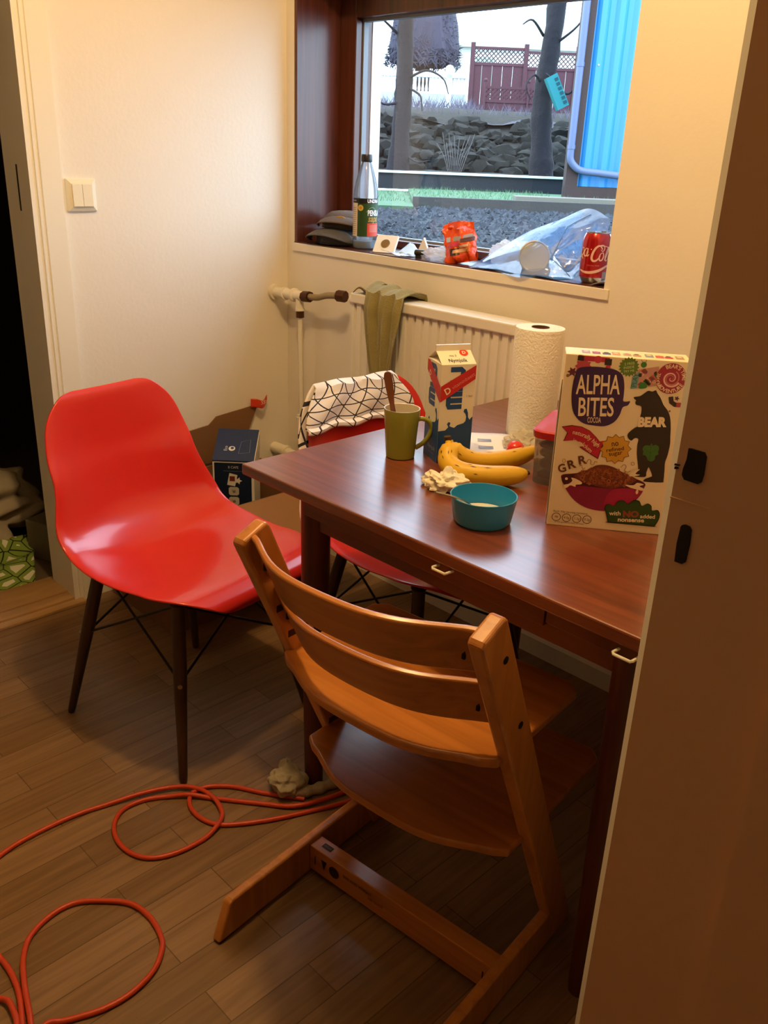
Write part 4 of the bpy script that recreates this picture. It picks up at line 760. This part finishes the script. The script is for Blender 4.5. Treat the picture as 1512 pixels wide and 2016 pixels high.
k.build('artwork', [mat('foil_silver', '#B8B8C8', .2, .7), mat('pink_band', '#C03A5A', .3), mat('dark_choc', '#3A1A10', .4), mat('caramel', '#B86A3A', .4), mat('choc2', '#4A2418', .4), mat('cream_swirl', '#D8A884', .4)], op)
# big clear zip bag with a cup inside
zipf = film('skylit_zip_film', '#7CB6F4', .72, .08, .16, .3, 12, .7)  # clear film, blue skylight is put into its colour
zb = thing('zip_bag', 'large clear zip bag coloured with blue skylight, slumped on the sill holding a white tub', 'bag', (0, 0, 0))
O_ = [(.752, .0, .000), (.82, .006, .001), (.925, -.016, -.004), (.99, .02, .002), (1.036, .056, .002), (1.060, .100, .060), (1.085, .108, .128), (1.060, .120, .148), (.99, .148, .158), (.925, .135, .128), (.850, .115, .095), (.800, .075, .055)]
cen = V((.935, .078, .06))
def zfn(sgn):
    out = smooth_path([V(p) for p in O_] + [V(O_[0])], 6); n = len(out) - 1
    def f(u, v):
        i = u * n; a_ = out[int(i) % n].lerp(out[(int(i) + 1) % n], i - int(i)); p = cen.lerp(a_, v); b_ = 1 - v * v
        p = p + V((.10, -.9, .35)) * (sgn * .034 * b_) + V((1, -1, .6)) * (.006 * noise.noise(V((p.x * 22, p.z * 22, sgn)))) * (v < .98); p.z = max(p.z, .0012) if p.y > .004 else p.z; return V((p.x, p.y, p.z + SZ))
    return f
q = MB().grid(zfn(1), 72, 16).grid(zfn(-1), 72, 16); q.build('film', zipf, zb, ang=60)
z1 = zfn(1); MB().tube([z1(.33 + 0 * t, 1 - t) + V((.0, -.003, 0)) for t in (.05, .2, .4, .6)] + [z1(.62, .5 + .1 * i) + V((0, -.003, 0)) for i in range(5)], .0012, 6).build('zip_strip', mat('zip_blue', '#5A86B8', .4), zb)
cupm = mat('white_cup_plastic', (.72, .70, .66), .5)
ct = thing('white_tub', 'white round tub lying on its side inside the clear zip bag', 'tub', (.915, .055, SZ + .0405)); ct.rotation_euler = (R(78), 0, R(38))
MB().lathe([(.028, -.070), (.030, -.068), (.036, 0), (.0385, .001), (.0385, .008), (.036, .009), (.034, .006), (.001, .006)], 36).build('body', cupm, ct)
tag(MB().grid(lambda u, v: V((.76 + .27 * u, .002 + .05 * v, SZ + .0008 + .003 * sin(u * 6) ** 2)), 12, 4).build('blue_folder', mat('blue_sheet', '#1E4E86', .5), solid=.0012), 'dark blue sheet under the zip bag', 'sheet')
# cola can
can = thing('cola_can', 'red cola can at the right end of the sill', 'can', (1.092, .052, SZ), R(-63))
redc = mat('red_can', '#A80C14', .22, .35, spec=.6, coat=.5); alu = mat('aluminium', '#B8BCC4', .25, 1)
MB().lathe([(.024, 0), (.026, .001), (.0285, .006), (.033, .014), (.0335, .018), (.0335, .094), (.0325, .100), (.029, .109), (.0275, .112), (.0285, .1135), (.0285, .115), (.0265, .115), (.0258, .111), (.001, .111)], 44, mis=[1, 1, 1, 0, 0, 0, 0, 0, 1, 1, 1, 1, 1]).build('body', [redc, alu], can)
q = MB().lathe([(.004, 0), (.0085, 0), (.0085, .0012), (.004, .0012), (.004, 0)], 18, 0, (.006, 0, .1145), caps=False); q.box((-.010, -.004, .1125), (.002, .004, .1155)); q.build('pull_tab', alu, can)
k = WP(.0003, .00025); CW = '#E0B8A4'
def rib(pts, w0, L=1, sub=6):
    P = smooth_path([(x, y, 0) for x, y in pts], sub); n = len(P); k.line([(p.x, p.y) for p in P], [w0 * (.45 + .75 * sin(pi * i / (n - 1)) ** .8) for i in range(n)], CW, L)
# script lettering "Coca-Cola": the visible second half
ox = -.004
rib([(ox + .022, .078), (ox + .016, .086), (ox + .008, .083), (ox + .001, .071), (ox - .001, .058), (ox + .004, .052), (ox + .012, .055), (ox + .018, .064)], .0042)
rib([(ox + .018, .078), (ox + .023, .074), (ox + .027, .080), (ox + .024, .087), (ox + .017, .087), (ox + .034, .084), (ox + .042, .076)], .0020)
def oo(x, y, w=.0026): rib([(x + .004, y + .009), (x - .001, y + .007), (x - .004, y - .001), (x - .002, y - .008), (x + .003, y - .007), (x + .006, y), (x + .005, y + .008), (x + .002, y + .009)], w)
oo(ox + .020, .062); rib([(ox + .030, .054), (ox + .031, .064), (ox + .036, .080), (ox + .039, .083), (ox + .038, .074), (ox + .032, .058), (ox + .034, .053), (ox + .038, .056)], .0028); oo(ox + .044, .062); rib([(ox + .050, .071), (ox + .047, .060), (ox + .049, .054), (ox + .053, .057)], .0026)
oo(ox - .018, .070); rib([(ox - .011, .079), (ox - .014, .068), (ox - .012, .062), (ox - .008, .066)], .0026); k.disc(ox - .004, .0775, .0013, CW, 1); oo(ox - .030, .071); rib([(ox - .024, .055), (ox - .030, .060), (ox - .036, .058)], .003)
k.text('ORIGINAL TASTE', ox + .004, .0415, .0038, '#C87068', 1)
rib([(-.036, .030), (-.020, .026), (-.004, .026), (.014, .031), (.032, .040), (.050, .046)], .0052, 1, 10)
k.wrect(.024, .012, .036, .028, '#8A8088', 1); k.build('lettering', can, (0, 0, 0), (1, 0, 0), (0, 0, 1), wrap=.0336)
tag(MB().grid(lambda u, v: V((1.118 + .030 * u, .006 + .045 * v, SZ + .001 + .012 * (1 - v) * u)), 6, 6).build('paper_slip', M_, solid=.0006), 'curled white paper slip beside the cola can', 'paper')
# ------------------------------------------------------------------ cord and rag on the floor
CORD = [(1.128, -.855), (1.056, -.907), (.998, -.943), (.962, -.983), (.958, -1.021), (.991, -1.045), (1.038, -1.046), (1.078, -1.024), (1.123, -.957), (1.159, -.88), (1.196, -.787), (1.214, -.700), (1.205, -.655), (1.182, -.665), (1.172, -.750), (1.158, -.831), (1.133, -.886), (1.084, -.927), (1.016, -.982), (.967, -1.024), (.932, -1.063), (.908, -1.108), (.907, -1.154), (.936, -1.187), (.979, -1.202), (1.027, -1.198), (1.062, -1.175), (1.081, -1.132), (1.085, -1.077), (1.074, -1.034), (1.048, -1.007), (1.002, -.997), (.953, -1.008), (.912, -1.051), (.88, -1.139), (.857, -1.228), (.854, -1.32), (.865, -1.384), (.898, -1.453), (.989, -1.487), (1.089, -1.476), (1.132, -1.475), (1.178, -1.482), (1.228, -1.499), (1.283, -1.52), (1.3, -1.513), (1.24, -1.49), (1.172, -1.47), (1.118, -1.449), (1.081, -1.421), (1.062, -1.374), (1.065, -1.332), (1.094, -1.293), (1.134, -1.26), (1.183, -1.251), (1.23, -1.258), (1.256, -1.272), (1.282, -1.304), (1.294, -1.35), (1.29, -1.396), (1.272, -1.442), (1.258, -1.473), (1.274, -1.506), (1.254, -1.516), (1.224, -1.505), (1.209, -1.502), (1.183, -1.5), (1.166, -1.507), (1.128, -1.532)]
rc = .0048; P = smooth_path([(x, y, rc) for x, y in CORD], 8)
for i in range(len(P)):
    hit = 0
    for j in range(0, i - 20):
        d = (V((P[i].x, P[i].y)) - V((P[j].x, P[j].y))).length
        if d < .035: hit = max(hit, (1 - d / .035) * (P[j].z + 0))
    P[i].z = rc + min(1, hit / rc * 1.9 if hit < rc else 1.9 * hit / rc) * rc * 1.05 if hit else rc
zs = [p.z for p in P]
for i in range(2, len(P) - 2): P[i].z = max(rc, sum(zs[i - 2:i + 3]) / 5)
tag(MB().tube(P, rc, 10).build('extension_cord', mat('orange_cable', '#C0401E', .4, bump=.1)), 'long orange cable lying in loops on the floor', 'cable')
rag = mat('dirty_white_rag', '#A89C84', .95, bump=.3, bscale=200, var=.1, vscale=30)
rg = thing('floor_rag', 'crumpled off-white rag around the foot of the table leg', 'rag', (1.078, -.862, 0))
def rose(u, v):
    a_ = u * 2 * pi * 2.4; rr = .006 + .030 * u; n = noise.noise(V((u * 7, v * 3, 2)))
    return V((rr * cos(a_) * (1 + .2 * n), rr * sin(a_) * (1 + .2 * n), .003 + .052 * v * (1 - .42 * u) + .006 * n))
q = MB().ico((0, 0, .026), .038, 5, .30, 1.5, 5, (1.0, .95, .80), oc=2); q.v = [(x, y, max(z, .001)) for x, y, z in q.v]; q.build('bundle', rag, rg, ang=60)
q = MB().ico((-.026, .018, .028), .019, 4, .35, 2, 8, (1, 1, 1.4), oc=2); q.v = [(x, y, max(z, .001)) for x, y, z in q.v]; q.build('knot', rag, rg, ang=60)
MB().tube([V((p.x, p.y, max(p.z, .010))) for p in smooth_path([(.022, -.006, .012), (.040, .020, .012), (.052, .055, .011), (.058, .100, .010), (.062, .15, .009)], 6)], [.012 + .002 * sin(i * 1.3) for i in range(25)], 12).build('tail', rag, rg, ang=60)
# ------------------------------------------------------------------ the dark room behind the left doorway
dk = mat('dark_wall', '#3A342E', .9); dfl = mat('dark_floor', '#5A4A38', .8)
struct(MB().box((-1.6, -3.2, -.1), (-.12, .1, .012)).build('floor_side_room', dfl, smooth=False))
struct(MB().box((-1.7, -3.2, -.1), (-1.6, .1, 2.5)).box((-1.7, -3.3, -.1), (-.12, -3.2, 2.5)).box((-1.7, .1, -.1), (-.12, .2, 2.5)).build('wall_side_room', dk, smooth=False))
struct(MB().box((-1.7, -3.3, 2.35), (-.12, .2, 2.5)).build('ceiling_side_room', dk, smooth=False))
sheetm = mat('grey_white_bedding', '#A89C88', .95, bump=.3, bscale=60, var=.15, vscale=6)
q = MB().ico((0, 0, 0), .24, 5, .40, 1.5, 21, (1, 1.1, .62), oc=2); q.v = [(x, y, max(z + .12, .0)) for x, y, z in q.v]
tag(q.build('bedding_heap', sheetm, loc=(-.60, -.92, .012), ang=60), 'heap of pale bedding on the floor of the dark room', 'bedding')
fb = bpy.data.materials.new('green_leaf_fabric'); fb.use_nodes = True; nt = fb.node_tree; b = nt.nodes['Principled BSDF']; b.inputs['Roughness'].default_value = .95
vo = nt.nodes.new('ShaderNodeTexVoronoi'); vo.feature = 'DISTANCE_TO_EDGE'; vo.inputs['Scale'].default_value = 20; tcn = nt.nodes.new('ShaderNodeTexCoord'); nt.links.new(tcn.outputs['Object'], vo.inputs['Vector'])
cr = nt.nodes.new('ShaderNodeValToRGB'); cr.color_ramp.interpolation = 'CONSTANT'; cr.color_ramp.elements[0].color = lin('#1A1C10'); cr.color_ramp.elements[1].position = .035; cr.color_ramp.elements[1].color = lin('#78903A'); e_ = cr.color_ramp.elements.new(.26); e_.color = lin('#D8D4C0')
nt.links.new(vo.outputs['Distance'], cr.inputs[0]); nt.links.new(cr.outputs[0], b.inputs['Base Color'])
tag(MB().grid(lambda u, v: V((-.38 + .23 * u, -1.10 + .34 * v - .10 * u, .016 + .030 * sin(u * 5 + v * 2) ** 2 * (1 - u) + .03 * (1 - u) + .012 * noise.noise(V((u * 5, v * 5, 3))) ** 2)), 20, 24).build('leaf_cloth', fb, solid=.004), 'green and white leaf patterned cloth just inside the left doorway', 'cloth')
tag(MB().box((-.10, -.11, 0), (.10, .11, .13)).build('grey_box', mat('grey_box_board', '#6A6250', .8), loc=(-.29, -.655, .012), rotz=.35, smooth=False, bevel=.004), 'plain grey box beside the bedding in the dark room', 'box')
fl = bpy.data.materials.new('leaf_line_curtain'); fl.use_nodes = True; nt = fl.node_tree; b = nt.nodes['Principled BSDF']; b.inputs['Roughness'].default_value = .95
vo = nt.nodes.new('ShaderNodeTexVoronoi'); vo.feature = 'DISTANCE_TO_EDGE'; vo.inputs['Scale'].default_value = 14; tcn = nt.nodes.new('ShaderNodeTexCoord'); nt.links.new(tcn.outputs['Object'], vo.inputs['Vector'])
cr = nt.nodes.new('ShaderNodeValToRGB'); cr.color_ramp.interpolation = 'CONSTANT'; cr.color_ramp.elements[0].color = lin('#14120E'); cr.color_ramp.elements[1].position = .04; cr.color_ramp.elements[1].color = lin('#BEB6A6')
nt.links.new(vo.outputs['Distance'], cr.inputs[0]); nt.links.new(cr.outputs[0], b.inputs['Base Color'])
tag(MB().grid(lambda u, v: V((-.92 + .03 * sin(u * 20), -1.30 + .60 * u, .016 + 1.45 * v)), 60, 8).build('patterned_curtain', fl, solid=.004), 'dim curtain with black leaf outlines hanging in the dark room', 'curtain')
# ------------------------------------------------------------------ the yard, turned 45 degrees to the house
YO = V((.6, .45, 0)); YM = Matrix.Translation(YO) @ Matrix.Rotation(R(45), 4, 'Z')
def yloc(r, d, z=0): return YM @ V((r, d, z))
def yput(o): o.matrix_world = YM; return o
def ything(name, label, cat, r, d, z, group=None): return thing(name, label, cat, yloc(r, d, z), R(45), group)
GZ = .93
gravel = mat('dark_gravel', '#1C2028', .85, bump=1, bscale=40, var=.5, vscale=90)
gb = MB().grid(lambda u, v: V((-3 + 8 * u, -3.0 + 6.9 * v, GZ - .02)), 40, 40); gb.add([yl for yl in ()], [])
yd = yput(gb.build('ground_yard', gravel)); yd['kind'] = 'structure'
# the house keeps its footprint clear of the yard ground: lower it inside
for v in yd.data.vertices:
    p = YM @ v.co
    if p.y < .30: v.co.z = -1.2
q = MB()
for i in range(7000):
    d = .2 + 3.55 * random.random() ** 1.3; r = random.uniform(-1.3, 2.6)
    if (YM @ V((r, d, 0))).y < .32: continue
    s_ = random.uniform(.010, .022) * (1 + d * .15); a_ = random.random() * 6; c_ = V((r, d, GZ - .012)); pts = [c_ + V((s_ * cos(a_ + k * 2.1) * random.uniform(.6, 1.1), s_ * sin(a_ + k * 2.1) * random.uniform(.6, 1.1), random.uniform(-.004, .008))) for k in range(3)] + [c_ + V((random.uniform(-.3, .3) * s_, random.uniform(-.3, .3) * s_, s_ * .8))]
    q.add(pts, [(0, 1, 3), (1, 2, 3), (2, 0, 3), (0, 2, 1)])
o = yput(q.build('gravel', mat('gravel_stones', '#262A34', .7, var=.5, vscale=60), smooth=False)); tag(o, 'dark blue-grey gravel outside the window', 'gravel', kind='stuff')
grey_w = mat('weathered_board', '#3E3A38', .85, bump=.3, var=.15, vscale=8); lawn = mat('lawn', '#48644A', .95, bump=.6, bscale=120, var=.25, vscale=14)
k1 = yput(MB().box((-.28, 3.78, GZ - .03), (3.4, 3.84, .992)).build('edging_board', grey_w, smooth=False, bevel=.003)); tag(k1, 'grey board edging between the gravel and the lawn', 'edging')
k2 = yput(MB().box((.48, 4.02, .955), (3.4, 4.22, 1.012)).build('timber_step', mat('grey_timber', '#6A6258', .8), smooth=False, bevel=.003)); tag(k2, 'grey timber step lying in front of the blue shed', 'step')
o = yput(MB().box((-3, 3.4, GZ - .03), (-.28, 6.0, .945)).box((-.28, 3.84, GZ - .03), (5, 6.0, .97)).build('lawn', lawn, smooth=False)); o['kind'] = 'structure'
q = MB()
for i in range(3000):
    r = random.uniform(-1.4, 2.2); d = random.uniform(3.9, 5.98); h = random.uniform(.02, .045); a_ = random.random() * 6; z0 = .968 if r > -.28 else .943
    if (3.98 < d < 4.26 and r > .44) or (d > 4.94 and r > .95): continue
    q.add([(r, d, z0), (r + .006 * cos(a_), d + .006 * sin(a_), z0), (r + random.uniform(-.02, .02), d + random.uniform(-.02, .02), z0 + h)], [(0, 1, 2)])
o = yput(q.build('grass', mat('grass_blades', '#567856', .9), smooth=False)); tag(o, 'short pale green grass beyond the gravel', 'grass', kind='stuff')
rw = ything('retaining_wall', 'low dark wall with a white rail behind the lawn', 'wall', 0, 6.0, .96)
MB().box((-2.6, 0, 0), (3.6, .15, .142)).build('wall_face', mat('dark_stone_wall', '#24262C', .85, bump=.3), rw, smooth=False)
MB().box((-2.6, -.025, .142), (3.6, .15, .160)).build('cap_rail', mat('white_rail', '#C8D4DC', .5), rw, smooth=False)
soil = mat('dark_earth', '#2E2A26', .95, bump=.6, bscale=30, var=.3)
o = yput(MB().grid(lambda u, v: V((-3.5 + 9 * u, 6.12 + 8 * v, 1.08 + .60 * min(1, max(0, (v * 8 - 1.0) / .9)) + .04 * v * 8 + .03 * noise.noise(V((u * 20, v * 16, 0))))), 60, 40).build('ground_bank', soil)); o['kind'] = 'structure'
rockm = mat('dark_lava_rock', '#181612', .95, bump=.7, bscale=12, var=.35, vscale=7)
q = MB()
for i in range(300):
    r = random.uniform(-1.2, 2.2); t = random.random(); d = 7.05 + .75 * t; z = 1.10 + .50 * t; s_ = random.uniform(.045, .12); q.ico((r, d, z), s_, 2, .5, 1.6, i, (1.2, .9, .85))
o = yput(q.build('boulder_bank', rockm, ang=30)); tag(o, 'dark mossy boulder bank behind the trees', 'boulders', kind='stuff')
straw = mat('dead_grass', '#5E5866', .95, var=.3)
q = MB()
for i in range(2600):
    r = random.uniform(-1.3, 2.2); d = random.uniform(7.95, 8.92)
    if r > .5 and d > 8.32: continue
    z = 1.64 + (d - 7.8) * .16; h = random.uniform(.05, .16); a_ = random.random() * 6; q.add([(r, d, z), (r + .012 * cos(a_), d, z + .002), (r + random.uniform(-.10, .10), d + random.uniform(-.05, .05), z + h)], [(0, 1, 2)])
o = yput(q.build('dry_grass', straw, smooth=False)); tag(o, 'dry lilac-grey grass on the slope under the fences', 'grass', kind='stuff')
o = yput(MB().grid(lambda u, v: V((-2.5 + 6.5 * u, 7.7 + 2.2 * v, 1.60 + .30 * v + .07 * noise.noise(V((u * 18, v * 6, 4))))), 60, 24).build('slope', mat('slope_earth', '#3E3A42', .95, bump=.8, bscale=18, var=.35, vscale=12))); o['kind'] = 'structure'
bark = mat('grey_bark', '#201C20', .95, bump=1, bscale=22, var=.35, vscale=16)
def trunk(name, label, pts, rad, branches):
    t = thing(name, label, 'tree', yloc(*pts[0]), R(45), 'bare trees behind the lawn'); b0 = V(pts[0]); P = [p for p in smooth_path([V(p) - b0 for p in pts], 6)]
    q = MB(); rr = [rad * (1.25 - .30 * min(1, i / 6) - .18 * i / len(P)) * (1 + .06 * noise.noise(V((i * .8, 0, rad * 50)))) for i in range(len(P))]; q.tube(P, rr, 14); q.v = [tuple(V(p) + V((noise.noise(V(p) * 9), noise.noise(V(p) * 9 + V((5, 5, 5))), 0)) * rad * .18) for p in q.v]; q.build('trunk', bark, t, ang=60)
    for bp in branches: P2 = smooth_path([V(p) - b0 for p in bp], 5); MB().tube(P2, [.014 * (1 - .75 * i / len(P2)) for i in range(len(P2))], 6).build('branch', bark, t)
trunk('bare_tree', 'dark bare tree trunk nearest the left side of the window view', [(-.385, 6.6, 1.08), (-.375, 6.6, 1.4), (-.36, 6.6, 1.8), (-.365, 6.6, 2.2), (-.38, 6.6, 2.9)], .100, [[(-.30, 6.55, 1.95), (-.15, 6.4, 2.0), (.0, 6.3, 1.93), (.06, 6.3, 1.80)], [(-.30, 6.55, 1.85), (-.20, 6.4, 1.78), (-.18, 6.35, 1.65)], [(-.42, 6.55, 1.72), (-.55, 6.4, 1.70), (-.68, 6.3, 1.78)], [(-.42, 6.6, 2.3), (-.6, 6.4, 2.42), (-.8, 6.3, 2.5)], [(-.3, 6.6, 1.25), (-.2, 6.4, 1.2), (-.08, 6.3, 1.22)]])
trunk('bare_tree', 'dark bare tree trunk beside the blue shed with a turquoise box', [(1.05, 6.6, 1.08), (1.02, 6.6, 1.4), (.99, 6.6, 1.8), (1.02, 6.6, 2.2), (1.06, 6.6, 2.9)], .112, [[(.95, 6.55, 1.95), (.86, 6.4, 2.0), (.78, 6.3, 1.9), (.83, 6.3, 1.78)], [(1.08, 6.55, 2.3), (1.22, 6.4, 2.42), (1.34, 6.3, 2.62)], [(1.08, 6.55, 1.9), (1.2, 6.4, 1.85), (1.26, 6.3, 1.95)], [(.94, 6.6, 2.35), (.8, 6.4, 2.45), (.7, 6.3, 2.4)]])
shr = thing('dry_shrub', 'pale dry stems of a bare shrub before the boulder bank', 'shrub', yloc(.17, 6.45, 1.08), R(45))
for i in range(11): a_ = -.5 + i * .1; MB().tube(smooth_path([(.01 * i - .05, 0, 0), (.01 * i - .05 + a_ * .12, .02, .18), (.01 * i - .05 + a_ * .28 + .02 * sin(i), .03, .30 + .10 * sin(i * 1.7) ** 2)], 5), .0028, 5).build('stem', mat('dry_stem', '#5E5858', .9), shr)
for k in range(1): pass
bh = thing('nest_box', 'turquoise box with dark slots hanging tilted on the right tree', 'nest box', yloc(1.08, 6.36, 1.86), R(45)); bh.rotation_euler = (0, R(0), R(45))
Mq = Matrix.Rotation(R(-28), 4, 'Y') @ Matrix.Rotation(R(0), 4, 'X')
turq = mat('turquoise_paint', '#26787A', .6); q = MB().box((-.055, -.05, -.15), (.055, .09, .15), 0, Matrix.Rotation(R(-28), 4, 'Y')); q.build('box', turq, bh, smooth=False)
q = MB()
for i in range(6): q.box((.012, -.053, -.125 + i * .043), (.046, -.049, -.098 + i * .043), 0, Matrix.Rotation(R(-28), 4, 'Y'))
q.build('slots', mat('slot_teal', '#12464A', .8), bh, smooth=False)
MB().tube([Mq @ V((0, .04, .15)), Mq @ V((0, .05, .15)) + V((-.03, .06, .03))], .004, 6).build('hanger', wire, bh)
# blue corrugated shed with corner post and drainpipe
sh = ything('shed', 'blue corrugated shed with brown corner post and grey drainpipe', 'shed', 1.0, 5.0, .955)
blu = mat('blue_sheet_metal', '#2C78B4', .35, spec=.5, var=.05, vscale=3); brn = mat('brown_post', '#3A2A28', .8, bump=.2)
MB().box((.0, -.02, 0), (.10, .10, 2.6)).box((.0, -.03, 0), (2.4, .06, .115)).build('post', brn, sh, smooth=False)
cor = [(.10, .02)]
for i in range(16): x = .115 + i * .14; cor += [(x, .02), (x + .03, -.005), (x + .07, -.005), (x + .10, .02)]
cor += [(2.4, .02), (2.4, .06), (.10, .06)]
MB().prism(cor, .117, 2.6).build('sheet_wall', blu, sh, smooth=False)
q = MB()
for x in (.165, .445, .725): q.ico((x, -.008, 1.02), .008, 1)
q.build('screw', mat('screw_white', '#C0D8E8', .4), sh)
dp = mat('grey_drainpipe', '#566080', .5)
q = MB().tube([(.012, -.055, 2.6), (.012, -.055, .42)] , .028, 14).tube(smooth_path([(.012, -.055, .43), (.014, -.055, .33), (.05, -.055, .275), (.12, -.055, .238), (.3, -.06, .222), (.9, -.07, .17)], 8), .028, 14)
for z in (.40, 1.0): q.cyl((.012, -.055, z), (.012, -.055, z + .03), .032, n=16)
q.build('drainpipe', dp, sh)
# fences, conifer, house on the skyline
rf = ything('red_fence', 'dark red board fence with lattice top on the slope', 'fence', .46, 9.0, 1.60); rfm = mat('red_fence_paint', '#4A2830', .8, bump=.2, var=.1); 
def fence_panel(par, x0, x1, y, z0, z1, lat):
    q = MB()
    n = int((x1 - x0) / .11)
    for i in range(n): q.box((x0 + i * (x1 - x0) / n + .003, y, z0), (x0 + (i + 1) * (x1 - x0) / n - .003, y + .02, z1 - lat))
    q.box((x0, y - .01, z1 - lat - .03), (x1, y + .03, z1 - lat)).box((x0, y - .01, z1 - .025), (x1, y + .03, z1)); q.build('panel', rfm, par, smooth=False)
    q = MB(); h = lat - .025; m = int((x1 - x0) / .052)
    for i in range(-3, m + 1):
        for s_ in (1, -1):
            a_, b_ = x0 + i * .052, x0 + i * .052 + h
            if s_ < 0: a_, b_ = b_, a_
            za, zb = z1 - lat, z1 - .025; p, r_ = [a_, za], [b_, zb]
            for e in (p, r_):
                o2 = r_ if e is p else p
                if e[0] < x0: k_ = (x0 - e[0]) / (o2[0] - e[0]) if o2[0] != e[0] else 0; e[1] += (o2[1] - e[1]) * k_; e[0] = x0
                if e[0] > x1: k_ = (x1 - e[0]) / (o2[0] - e[0]) if o2[0] != e[0] else 0; e[1] += (o2[1] - e[1]) * k_; e[0] = x1
            if abs(p[0] - r_[0]) > .01: q.tube([(p[0], y + .005 + .006 * s_, p[1]), (r_[0], y + .005 + .006 * s_, r_[1])], .0065, 4)
    q.build('lattice', rfm, par, smooth=False)
fence_panel(rf, 0, .62, 0, -.15, .89, .17); fence_panel(rf, .66, 1.26, 0, -.15, .86, .17); fence_panel(rf, 1.26, 2.4, .02, -.15, .66, .22)
for x in (-.02, .62, 1.24): MB().box((x, -.02, -.2), (x + .05, .04, .93)).build('post', rfm, rf, smooth=False)
r2 = ything('low_fence', 'lower red fence in front of the taller red fence', 'fence', .58, 8.45, 1.56); rfm2 = rfm
fence_panel(r2, 0, .72, 0, -.1, .47, .14)
for x in (0, .50): MB().box((x, -.025, -.1), (x + .022, .0, .52)).ico((x + .011, -.012, .53), .022, 2).build('post', rfm, r2, smooth=False)
wf = ything('white_balustrade', 'white balustrade fence with ball finials left of the red fence', 'fence', -1.6, 9.3, 1.70); wm = mat('white_fence_paint', '#E8EEF0', .6)
MB().box((0, 0, .05), (2.03, .05, .28)).build('base_panel', wm, wf, smooth=False); MB().box((0, -.02, .46), (2.03, .07, .52)).build('rail', wm, wf, smooth=False); MB().box((0, 0, -.1), (2.03, .05, .30)).build('base_rail', wm, wf, smooth=False)
for i in range(44): MB().lathe([(.012, .29), (.018, .33), (.010, .39), (.016, .46)], 8, c=(.02 + i * .046, .025, 0)).build('baluster', wm, wf)
for x in (.55, .80, 1.22, 1.78): MB().box((x, -.02, -.1), (x + .07, .07, .50)).build('post', wm, wf, smooth=False); MB().ico((x + .035, .025, .555), .055, 2).build('finial', wm, wf)
wf.scale = (1, 1, 1)
cn = ything('conifer', 'tall dark conifer crown behind the white balustrade', 'tree', -.10, 10.3, 1.74); cm = mat('conifer_needles', '#343240', .95, var=.3, vscale=6)
MB().cyl((0, 0, -.1), (0, 0, .9), .10).build('trunk', bark, cn)
q = MB().lathe([(.26, .62), (.44, .66), (.47, .80), (.42, 1.1), (.34, 1.5), (.22, 1.9), (.04, 2.3)], 28); q.v = [tuple(V(p) + V((noise.noise(V(p) * 6), noise.noise(V(p) * 6 + V((3, 3, 3))), .6 * noise.noise(V(p) * 7))) * .06) for p in q.v]
for i in range(7000):
    z = random.uniform(.62, 2.2); rr = .49 * (1 - (z - .62) / 1.9) + .02; a_ = random.random() * 2 * pi; p = V((rr * cos(a_), rr * sin(a_), z)); t_ = V((random.uniform(-1, 1), random.uniform(-1, 1), random.uniform(-1.4, .3))) * .10; s2 = t_.cross(V((cos(a_), sin(a_), .2))).normalized() * .008; q.add([p - s2, p + s2, p + t_], [(0, 1, 2)])
q.build('crown', cm, cn, smooth=False)
hs = ything('house', 'pale house with a small window on the skyline', 'house', .2, 13.0, 1.9); hw = mat('pale_house_wall', '#D8E0D8', .8)
MB().box((.28, 0, 0), (3.2, .12, 1.0)).box((.28, .12, 0), (3.2, 2, 1.0)).build('wall', hw, hs, smooth=False); MB().prism([(.1, .98), (1.75, 1.6), (3.4, .98)], -.15, 2.1, ax=1).build('roof', mat('pale_roof', '#B8C0B8', .8), hs, smooth=False)
MB().box((.62, -.02, .40), (.92, .01, .85)).build('window', mat('house_window', '#9AB0A0', .3), hs, smooth=False)
